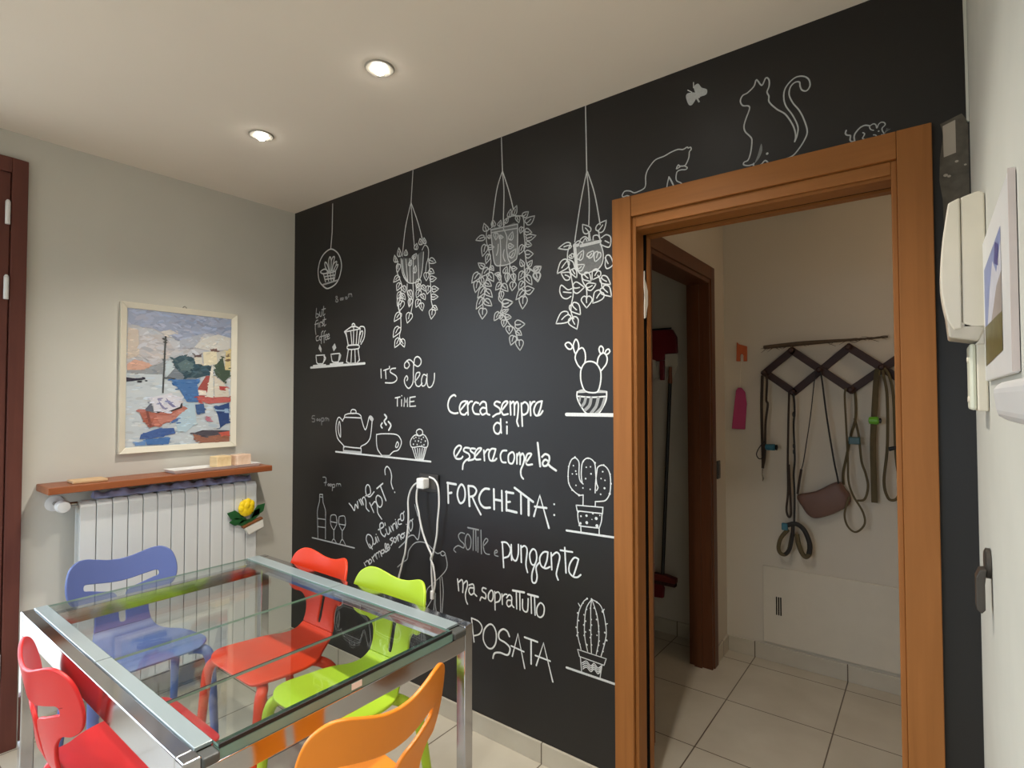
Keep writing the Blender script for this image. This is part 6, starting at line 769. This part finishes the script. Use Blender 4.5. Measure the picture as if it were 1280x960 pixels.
# ---------------------------------------------------------------- socket and charger on the chalkboard wall
so = thing('wall_socket', 'dark wall socket plate on the chalkboard wall holding a white charger', 'socket', (1.165, 0, 1.036))
M_soc = mat('dark_grey_plastic', (48, 46, 44), .35)
MB().box((-.062, -.009, -.042), (.062, -.001, .042)).build('plate', M_soc, so, bevel=.004)
for i in (-1, 0, 1): MB().box((i * .034 - .0155, -.0115, -.024), (i * .034 + .0155, -.009, .024)).build('socket_module', mat('grey_module', (66, 62, 58), .4), so, bevel=.002)
ch = thing('phone_charger', 'white plug charger with looped white cable in the dark socket', 'charger', (1.150, 0, 1.037))
MB().box((-.024, -.052, -.024), (.024, -.012, .024)).build('plug_block', M_white, ch, bevel=.006, seg=3)
def wl(pts, y0, y1):                            # cable points given as wall x, z in metres
    n = len(pts); return [(x - 1.150, y0 + (y1 - y0) * i / (n - 1), z - 1.037) for i, (x, z) in enumerate(pts)]
CABLES = ([(1.132, 1.042), (1.096, 1.023), (1.066, 0.987), (1.051, 0.94), (1.051, 0.882), (1.046, 0.823), (1.031, 0.746), (1.019, 0.69), (1.004, 0.656), (0.982, 0.598), (0.968, 0.566), (0.96, 0.516)], [(1.135, 1.026), (1.123, 0.993), (1.12, 0.947), (1.132, 0.9), (1.139, 0.86), (1.156, 0.806), (1.18, 0.758), (1.206, 0.716), (1.2, 0.694), (1.214, 0.665), (1.22, 0.626), (1.221, 0.581), (1.205, 0.532)], [(1.201, 1.071), (1.23, 1.063), (1.249, 1.041), (1.255, 1.01), (1.255, 0.947), (1.244, 0.875), (1.236, 0.81), (1.22, 0.752), (1.206, 0.716), (1.197, 0.696), (1.192, 0.661), (1.193, 0.598), (1.196, 0.542)])
for pts_, y0_, y1_ in ((CABLES[0], -.040, -.012), (CABLES[1], -.046, -.018), (CABLES[2], -.040, -.010)):
    MB().tube(catmull(wl(pts_, y0_, y1_), 5), .0042, 8).build('cable', M_white, ch, smooth=True)
e_ = CABLES[2][-1]
MB().box((e_[0] - 1.150 - .008, -.02, e_[1] - 1.037 - .035), (e_[0] - 1.150 + .008, -.008, e_[1] - 1.037 + .004)).build('cable_connector', M_white, ch, bevel=.003)


# ---------------------------------------------------------------- right wall: entry phone, switches, calendar, holder
ip = thing('entry_phone', 'cream wall entry phone beside the door frame', 'intercom', (W, -.36, 1.57))
curve_ = [(p.x, p.z) for p in catmull([(-.052, 0, -.004), (-.063, 0, .022), (-.0715, 0, .085), (-.069, 0, .16), (-.061, 0, .225), (-.057, 0, .252)], 4)]
mb = MB(); mb.prism([(x, -.055, z) for x, z in [(-.0395, -.002)] + curve_ + [(-.0385, .260)]], (0, .085, 0)); mb.build('handset', M_cream, ip, bevel=.003)
mb = MB(); mb.prism([(x, -.053, z) for x, z in ((-.001, .0), (-.0385, -.001), (-.0375, .260), (-.010, .268), (-.001, .262))], (0, .10, 0)); mb.build('body', M_cream, ip, bevel=.003)
mb = MB(); mb.prism([(-.004, -.053, -.002), (-.055, -.053, .018), (-.066, -.053, .05), (-.06, -.053, -.018), (-.015, -.053, -.028)], (0, .09, 0)); mb.build('cradle', mat('clear_grey_plastic', (196, 188, 172), .3), ip, bevel=.003)

sw = thing('wall_switch', 'cream switch plate under the entry phone on the right wall', 'switch', (W, -.345, 1.478))
MB().box((-.018, -.055, -.073), (-.001, .04, .060)).build('plate', M_cream, sw, bevel=.003)
MB().box((-.029, -.053, -.071), (-.0182, .035, .061)).build('rocker', mat('pale_green_plastic', (224, 226, 206), .4), sw, bevel=.005)
for z in (-.05, .03): MB().lathe([(.005, -.032), (.007, -.030), (.007, -.0285)], 14, (0, -.03, z), 'x').build('button', M_cream, sw)

cl = thing('wall_calendar', 'picture calendar with a snowy mountain photo on the right wall', 'calendar', (W, -.63, 1.585))
CY0, CY1 = -.240, .196      # near edge .. far edge relative to -.9
MB().box((-.0075, CY0, -.122), (-.001, CY1, .142)).build('backing', M_white, cl, bevel=.002)
mb = MB(); pmats = [mat('print_sky_blue', (128, 140, 186), .4, noise=.15, nscale=30), mat('print_snow', (206, 206, 216), .4, noise=.08, nscale=30), mat('print_field', (104, 96, 56), .4, noise=.25, nscale=40), mat('print_ridge', (160, 148, 142), .4, noise=.1), mat('print_navy', (62, 60, 130), .4)]
PN = CY0 + .11
for k, (poly, i) in enumerate((([(CY1 - .03, -.03), (PN, -.03), (PN, .095), (CY1 - .03, .085)], 0),
        ([(.12, -.03), (PN, -.03), (PN, .075), (-.06, .04), (.0, .07), (.06, .03)], 1),
        ([(.05, -.03), (PN, -.03), (PN, .03), (-.06, .02)], 3),
        ([(CY1 - .03, -.095), (PN, -.085), (PN, -.028), (CY1 - .03, -.022)], 2),
        ([(-.03, .06), (-.09, .045), (-.10, .075), (-.05, .09)], 4))):
    mb.add([(-.0078 - .0001 * k, y, z) for y, z in poly], [tuple(range(len(poly)))], i)
to_mesh(mb, 'printed_photo', pmats, cl)
MB().box((-.0085, CY0 - .003, -.12), (-.001, CY0 - .0004, .141)).build('page_stack', mat('pinkish_page_edges', (214, 200, 194), .6), cl)

ho = thing('wall_holder', 'white plastic holder on the right wall below the calendar', 'holder', (W, -.93, 1.43))
mb = MB(); mb.prism([(-.001, .0, .018), (-.024, .0, .021), (-.032, .0, .012), (-.029, .0, -.018), (-.02, .0, -.026), (-.001, .0, -.024)], (0, -.34, 0)); mb.build('body', M_white, ho, bevel=.005)
mb = MB(); mb.prism([(-.001, .05, .008), (-.022, .05, .008), (-.024, .05, -.008), (-.001, .05, -.01)], (0, -.049, 0)); mb.build('front_lip', mat('pale_grey_plastic', (196, 196, 204), .4), ho, bevel=.003)
MB().box((-.025, .004, -.022), (-.001, .03, -.0105)).build('clip', mat('mid_grey_plastic', (150, 150, 156), .4), ho, bevel=.002)

hk = thing('wall_hook', 'dark metal hook on the right wall low beside the door frame', 'hook', (W, -.36, 1.062))
M_iron = mat('dark_iron', (74, 68, 62), .45, .3, noise=.1)
mb = MB(); mb.lathe([(.03, -.001), (.03, -.008), (.024, -.011)], 18, (0, 0.02, .035), 'x'); mb.build('mount_plate', M_iron, hk, smooth=True)
mb = MB(); mb.prism([(-.009, -.02, .03), (-.02, -.02, .028), (-.026, -.02, .012), (-.026, -.02, -.05), (-.018, -.02, -.058), (-.012, -.02, -.05), (-.012, -.02, .0)], (0, .035, 0)); mb.build('hook_arm', M_iron, hk, bevel=.002)

# ---------------------------------------------------------------- things in the hall
YH = HY - .004
MB_ = MB
hp = thing('access_panel', 'pale access panel with vent slots low on the hall wall', 'panel', (2.6, HY, .1))
MB().box((-.315, -.011, .0), (.75, -.0005, .412)).build('panel_plate', mat('pale_panel', (204, 196, 180), .6, noise=.02), hp, bevel=.003)
for i in range(3): MB().box((-.249 + i * .0105, -.0125, .158), (-.243 + i * .0105, -.0108, .255)).build('vent_slot', M_dark, hp)
ls = thing('light_switch', 'small dark light switch beside the inner hall door frame', 'switch', (HW1, 1.30, 1.035))
MB().box((.0005, -.024, -.05), (.010, .024, .05)).build('plate', M_soc, ls, bevel=.004)
MB().box((.010, -.014, -.03), (.013, .014, .03)).build('rocker', mat('grey_module', (66, 62, 58)), ls, bevel=.002)

M_rack = wood_mat('dark_rack_wood', (50, 30, 24), (62, 38, 30), .5, 'x')
rk = thing('coat_rack', 'dark wooden concertina coat rack on the hall wall', 'rack', (2.6, HY, 1.575))
def bar(x0, z0, x1, z1, y):
    a, b = Vector((x0 - 2.6, y, z0 - 1.575)), Vector((x1 - 2.6, y, z1 - 1.575)); d = b - a; L = d.length; d.normalize(); nn = Vector((-d.z, 0, d.x))
    MB().obox((a + b) / 2, d * (L / 2 + .012), Vector((0, .005, 0)), nn * .0185).build('slat', M_rack, rk, bevel=.002)
for x0, z0, x1, z1 in ((2.316, 1.57, 2.451, 1.684), (2.451, 1.684, 2.718, 1.472), (2.71, 1.688, 2.985, 1.47), (2.985, 1.68, 3.12, 1.57)): bar(x0, z0, x1, z1, -.030)
for x0, z0, x1, z1 in ((2.316, 1.57, 2.455, 1.462), (2.455, 1.462, 2.71, 1.688), (2.718, 1.472, 2.985, 1.68), (2.985, 1.47, 3.12, 1.57)): bar(x0, z0, x1, z1, -.018)
PEGS = [(2.316, 1.568), (2.451, 1.684), (2.582, 1.577), (2.456, 1.463), (2.712, 1.686), (2.718, 1.473), (2.848, 1.58), (2.985, 1.47), (2.985, 1.68), (3.12, 1.57)]
for x, z in PEGS:
    mb = MB(); mb.lathe([(.009, -.001), (.009, -.055), (.013, -.06), (.014, -.07), (.008, -.076)], 12, (x - 2.6, 0, z - 1.575), 'y'); mb.build('peg', M_rack, rk, smooth=True)

def yp(pts, y): return [(x, y, z) for x, z in pts]
M_tw = mat('dry_twig', (84, 68, 52), .9, noise=.2, nscale=40)
mb = MB(); tw = catmull(yp([(2.314, 1.7090), (2.40, 1.7135), (2.50, 1.7185), (2.62, 1.7215), (2.763, 1.7240), (2.876, 1.7280)], 1.40), 6)
mb.tube(tw, [.0045 + .0075 * math.sin(PI * min(1, (i + 6) / len(tw))) for i in range(len(tw))], 8)
for i in range(70):
    p = tw[random.randrange(2, len(tw) - 2)]; a = random.uniform(-.4, .35); s = random.choice((-1, 1)); L = random.uniform(.02, .06)
    q = p + Vector((s * L, random.uniform(-.015, .0), (a - .12) * L)); mb.tube([p, p.lerp(q, .5) + Vector((0, 0, .003)), q], [.0022, .0016, .0008], 5)
for i in range(2):
    p = tw[2 + i * 2]; mb.tube([p, p + Vector((-.015, 0, -.015)), p + Vector((-.035, 0, -.03))], [.0022, .0016, .0008], 5)
tag(mb.build('twig_branch', M_tw, smooth=True), 'dry twiggy branch lying along the top of the coat rack', 'branch')

M_lbr = mat('brown_strap', (52, 38, 28), .8, noise=.1); M_lbl = mat('black_strap', (30, 26, 24), .7); M_oli = mat('olive_strap', (88, 76, 50), .85, noise=.08)
M_teal = mat('teal_plastic', (44, 104, 122), .4); M_dteal = mat('dark_teal_plastic', (30, 72, 76), .4); M_grp = mat('green_plastic', (104, 176, 44), .4); M_clip = mat('black_clip', (22, 20, 20), .4)
def strap(name, pts, m, parent, y=1.385, w=.006, n=6, flat=.35):
    P = catmull(yp(pts, y), n); return MB().tube(P, w, 8, flat=flat, flat_axis=(0, 1, 0)).build(name, m, parent, smooth=True)
def hung(name, label, cat, group=None): return thing(name, label, cat, (0, 0, 0), 0, group)
lg = 'dog leads hanging on the coat rack'
t = hung('dog_lead', 'brown dog lead with a blue bag holder at the left end of the coat rack', 'dog lead', lg)
strap('strap', [(2.309, 1.555), (2.303, 1.363), (2.306, 1.1), (2.305, 1.05)], M_lbr, t, w=.0075); strap('strap', [(2.322, 1.565), (2.334, 1.53), (2.329, 1.423), (2.336, 1.395), (2.323, 1.288), (2.318, 1.12), (2.306, 1.055)], M_lbr, t, y=1.378, w=.006)
strap('cord_loop', [(2.32, 1.2), (2.29, 1.16), (2.277, 1.125), (2.29, 1.102), (2.312, 1.112), (2.325, 1.15)], M_lbl, t, y=1.372, w=.0028, flat=1)
MB().tube(yp([(2.305, 1.05), (2.302, 1.015), (2.307, .995), (2.303, .98)], 1.385), [.004, .003, .005, .002], 8).build('metal_clip', M_steel, t, smooth=True)
MB().lathe([(.004, -.03), (.016, -.026), (.0175, 0), (.0175, .018), (.012, .022)], 14, (2.352, 1.366, 1.168), 'x').build('bag_holder', M_teal, t, smooth=True)
MB().lathe([(.014, .022), (.016, .03), (.005, .034)], 12, (2.352, 1.366, 1.168), 'x').build('holder_cap', M_clip, t, smooth=True)
t = hung('dog_lead', 'dark brown dog lead with a narrow end loop hanging from the second peg', 'dog lead', lg)
strap('strap', [(2.440, 1.46), (2.434, 1.29), (2.429, 1.1), (2.428, .935), (2.419, .84), (2.430, .803), (2.441, .826), (2.438, .93), (2.434, 1.08)], M_lbr, t, y=1.386, w=.0055)
t = hung('dog_harness', 'black dog harness with olive loops and a blue clip hanging lowest', 'harness')
strap('strap', [(2.463, 1.46), (2.467, 1.365), (2.461, 1.292), (2.463, 1.175), (2.464, 1.1), (2.458, 1.03), (2.461, .92), (2.457, .785)], M_lbl, t, y=1.376, w=.005)
for z in (1.345, 1.18, 1.15): MB().blob((2.462, 1.374, z), (.007, .006, .016), 8, 6).build('slider', M_clip, t, smooth=True)
strap('chest_strap', [(2.425, .762), (2.466, .775), (2.504, .748), (2.529, .68), (2.524, .629)], M_lbl, t, y=1.37, w=.012, flat=.5)
strap('chest_strap', [(2.452, .77), (2.448, .71), (2.435, .64), (2.412, .606)], M_lbl, t, y=1.374, w=.009, flat=.5)
strap('padded_loop', [(2.426, .737), (2.392, .69), (2.379, .64), (2.386, .61), (2.408, .604), (2.428, .628), (2.44, .68), (2.448, .72)], M_oli, t, y=1.38, w=.010, flat=.9)
strap('padded_loop', [(2.468, .72), (2.476, .67), (2.490, .63), (2.508, .610), (2.526, .632), (2.527, .68)], M_oli, t, y=1.376, w=.012, flat=.9)
MB().box((2.398, 1.36, .735), (2.428, 1.378, .772)).build('blue_clip', M_teal, t, bevel=.005)
t = hung('shoulder_bag', 'brown shoulder bag hanging by a thin strap in the middle of the rack', 'bag')
bagp = [(2.467, .918), (2.55, .945), (2.625, .992), (2.662, 1.004), (2.684, .975), (2.706, .94), (2.70, .893), (2.634, .843), (2.556, .809), (2.518, .822), (2.487, .868)]
bp_ = catmull([(x, 0, z) for x, z in bagp], 3, True); mb = MB(); cx, cz = 2.59, .90
for s, y in ((1.0, 1.428), (1.0, 1.405), (.93, 1.393), (.8, 1.389)): mb.v += [(cx + (p.x - cx) * s, y, cz + (p.z - cz) * s) for p in bp_]
n = len(bp_)
for r in range(3):
    for i in range(n): mb.f.append((r * n + i, r * n + (i + 1) % n, (r + 1) * n + (i + 1) % n, (r + 1) * n + i)); mb.mi.append(0)
mb.f.append(tuple(range(n - 1, -1, -1))); mb.mi.append(0); mb.f.append(tuple(range(3 * n, 4 * n))); mb.mi.append(0)
mb.build('bag_body', mat('taupe_brown_leather', (104, 74, 62), .55, noise=.06), t, smooth=True)
strap('shoulder_strap', [(2.576, 1.585), (2.560, 1.52), (2.538, 1.33), (2.505, 1.11), (2.492, 1.05), (2.474, .925)], M_lbl, t, y=1.384, w=.0024)
strap('shoulder_strap', [(2.586, 1.585), (2.595, 1.52), (2.613, 1.338), (2.641, 1.121), (2.655, 1.04), (2.660, 1.0)], M_lbl, t, y=1.38, w=.0042)
strap('strap_tab', [(2.494, 1.06), (2.484, 1.0), (2.474, .93)], M_lbr, t, y=1.380, w=.006)
t = hung('dog_lead', 'olive dog lead with a dark teal ring and a large bottom loop', 'dog lead', lg)
strap('strap', [(2.7, 1.48), (2.694, 1.44), (2.698, 1.298), (2.703, 1.12), (2.704, 1.02), (2.722, .95), (2.762, .873), (2.768, .813), (2.731, .77), (2.696, .796), (2.685, .857), (2.706, .94)], M_oli, t, y=1.376, w=.0048)
strap('strap', [(2.728, 1.48), (2.733, 1.44), (2.733, 1.334), (2.712, 1.245), (2.690, 1.13), (2.675, 1.05), (2.675, .99)], M_oli, t, y=1.437, w=.006)
strap('strap', [(2.734, 1.33), (2.750, 1.245), (2.760, 1.12), (2.776, 1.06), (2.785, .997), (2.770, .935), (2.739, .925)], M_oli, t, y=1.382, w=.0055)
MB().box((2.707, 1.366, 1.202), (2.757, 1.392, 1.238)).build('teal_ring', M_dteal, t, bevel=.004)
t = hung('dog_lead', 'wide olive dog lead with a green bag holder', 'dog lead', lg)
strap('strap', [(2.835, 1.575), (2.826, 1.53), (2.815, 1.369), (2.806, 1.2), (2.807, 1.06), (2.808, .918)], M_oli, t, y=1.408, w=.013, flat=.22)
MB().lathe([(.004, -.028), (.017, -.024), (.019, 0), (.019, .012), (.012, .016)], 14, (2.820, 1.362, 1.322), 'x').build('bag_holder', M_grp, t, smooth=True)
MB().lathe([(.012, .016), (.013, .024), (.005, .027)], 12, (2.820, 1.362, 1.322), 'x').build('holder_cap', M_clip, t, smooth=True)
t = hung('dog_lead', 'olive dog lead with a rounded loop and black clips next to the door frame', 'dog lead', lg)
strap('strap', [(2.848, 1.585), (2.856, 1.54), (2.869, 1.437), (2.866, 1.2), (2.85, 1.03), (2.863, .955), (2.885, .942), (2.905, .963), (2.912, 1.02), (2.902, 1.12), (2.898, 1.2), (2.894, 1.437), (2.876, 1.545), (2.85, 1.585)], M_oli, t, y=1.384, w=.0065)
MB().tube(yp([(2.872, 1.186), (2.9, 1.195), (2.94, 1.21)], 1.366), [.010, .009, .008], 10).build('clip', M_clip, t, smooth=True)
MB().tube(yp([(2.910, 1.10), (2.918, 1.125), (2.935, 1.155)], 1.366), [.013, .01, .006], 10).build('clip', M_clip, t, smooth=True)

oh = tag(MB().prism(yp([(2.164, 1.75), (2.174, 1.738), (2.218, 1.723), (2.217, 1.639), (2.199, 1.639), (2.199, 1.672), (2.191, 1.684), (2.181, 1.675), (2.181, 1.64), (2.160, 1.641)], HY - .014), (0, .013, 0)).build('hook_plaque', mat('orange_painted_wood', (190, 92, 46), .5), bevel=.002), 'small orange plaque on the hall wall holding the pink tag', 'plaque')
t = thing('hanging_tag', 'pink tag hanging on a string below the orange plaque', 'tag', (2.18, HY, 1.46))
MB().prism([(x - 2.18, -.016, z - 1.46) for x, z in [(2.168, 1.49), (2.187, 1.49), (2.206, 1.465), (2.214, 1.4), (2.203, 1.255), (2.131, 1.257), (2.146, 1.39), (2.157, 1.475)]], (0, .009, 0)).build('tag_body', mat('pink_card', (176, 58, 108), .6, noise=.05), t, bevel=.003)
MB().tube([(.0, -.0185, .03), (.004, -.0185, .12), (.012, -.0185, .20)], .0014, 6).build('string', M_cream, t)
# cleaning tools in the closet
dp = thing('dustpan', 'dark red dustpan hanging on the closet wall', 'dustpan', (1.73, HY, 1.54))
MB().prism([(x - 1.73, -.03, z - 1.54) for x, z in [(1.60, 1.858), (1.653, 1.86), (1.794, 1.849), (1.818, 1.801), (1.822, 1.705), (1.75, 1.704), (1.738, 1.665), (1.712, 1.665), (1.702, 1.66), (1.62, 1.667)]], (0, .028, 0)).build('pan', mat('dark_red_plastic', (120, 24, 34), .4), dp, bevel=.006)
MB().box((-.02, -.028, .002), (.008, -.006, .124)).build('handle', mat('dark_red_plastic', (120, 24, 34)), dp, bevel=.005)
MB().box((-.13, -.033, .312), (.06, -.0302, .322)).build('rubber_lip', M_rubber, dp)
MB().prism([(-.13, -.033, .15), (-.045, -.033, .126), (-.032, -.033, .02), (-.055, -.033, .0), (-.075, -.033, .09), (-.13, -.033, .03)], (0, .028, 0)).build('brush_insert', M_cream, dp, bevel=.003)
br = thing('broom', 'broom with a dark handle and a flat red brush hanging upright in the closet', 'broom', (1.745, HY - .092, .22))
MB().tube([(0.0, 0, .155), (.045, .03, 1.30)], .0105, 12).build('handle', mat('dark_handle', (34, 28, 26), .4), br, smooth=True)
MB().tube([(.0452, .0302, 1.30), (.0475, .0315, 1.40)], [.013, .009], 12).build('handle_grip', mat('copper_grip', (138, 78, 48), .4), br, smooth=True)
MB().prism([(-.20, -.022, .120), (.085, -.022, .120), (.085, -.022, .150), (.02, -.022, .162), (-.20, -.022, .150)], (0, .045, 0)).build('brush_head', mat('brush_red', (112, 38, 32), .5), br, bevel=.005)
MB().prism([(-.195, -.018, .100), (.08, -.018, .100), (.08, -.018, .1195), (-.195, -.018, .1195)], (0, .037, 0)).build('bristles', mat('brush_bristles', (70, 40, 34), .9, noise=.4, nscale=80, stretch=(6, 6, .4)), br)
sp = thing('hand_scoop', 'dark red triangular scoop behind the broom in the closet', 'scoop', (1.69, HY, .20))
MB().prism([(-.14, -.03, .0), (.03, -.03, .012), (.035, -.03, .07), (.015, -.03, .112), (-.14, -.03, .118)], (0, .028, 0)).build('scoop_body', mat('dark_red_plastic', (120, 24, 34)), sp, bevel=.005)
MB().box((-.06, -.022, .1185), (-.03, -.006, .21)).build('handle', mat('dark_red_plastic', (120, 24, 34)), sp, bevel=.004)
th = thing('tool_holder', 'cream wall holder for cleaning tools beside the dark red dustpan', 'holder', (1.79, HY, 1.62))
MB().prism([(x - 1.79, -.045, z - 1.62) for x, z in [(1.752, 1.700), (1.829, 1.700), (1.829, 1.619), (1.800, 1.552), (1.786, 1.552), (1.776, 1.60), (1.752, 1.63)]], (0, .012, 0)).build('holder_plate', M_cream, th, bevel=.003)
MB().box((-.02, -.033, .01), (.02, -.001, .05)).build('wall_bracket', M_cream, th, bevel=.003)
# white scrap caught in the sliding slot
sc = [(0, .0, -.085), (-.002, .012, -.08), (.004, .02, -.05), (.006, .03, -.03), (.004, .03, .02), (.0, .016, .045), (-.004, .004, .06), (-.002, .004, .09), (-.006, 0.0, .09), (-.004, -.002, .03), (.002, .004, .0), (0, .0, -.04)]
mb = MB(); mb.prism([(0, y, z) for x, y, z in sc], (.003, 0, 0))
o = tag(mb.build('paper_scrap', mat('white_paper', (226, 222, 214), .7)), 'torn white paper scrap stuck in the sliding door slot', 'paper'); o.location = (DX0 + .0045, .078, 1.81)
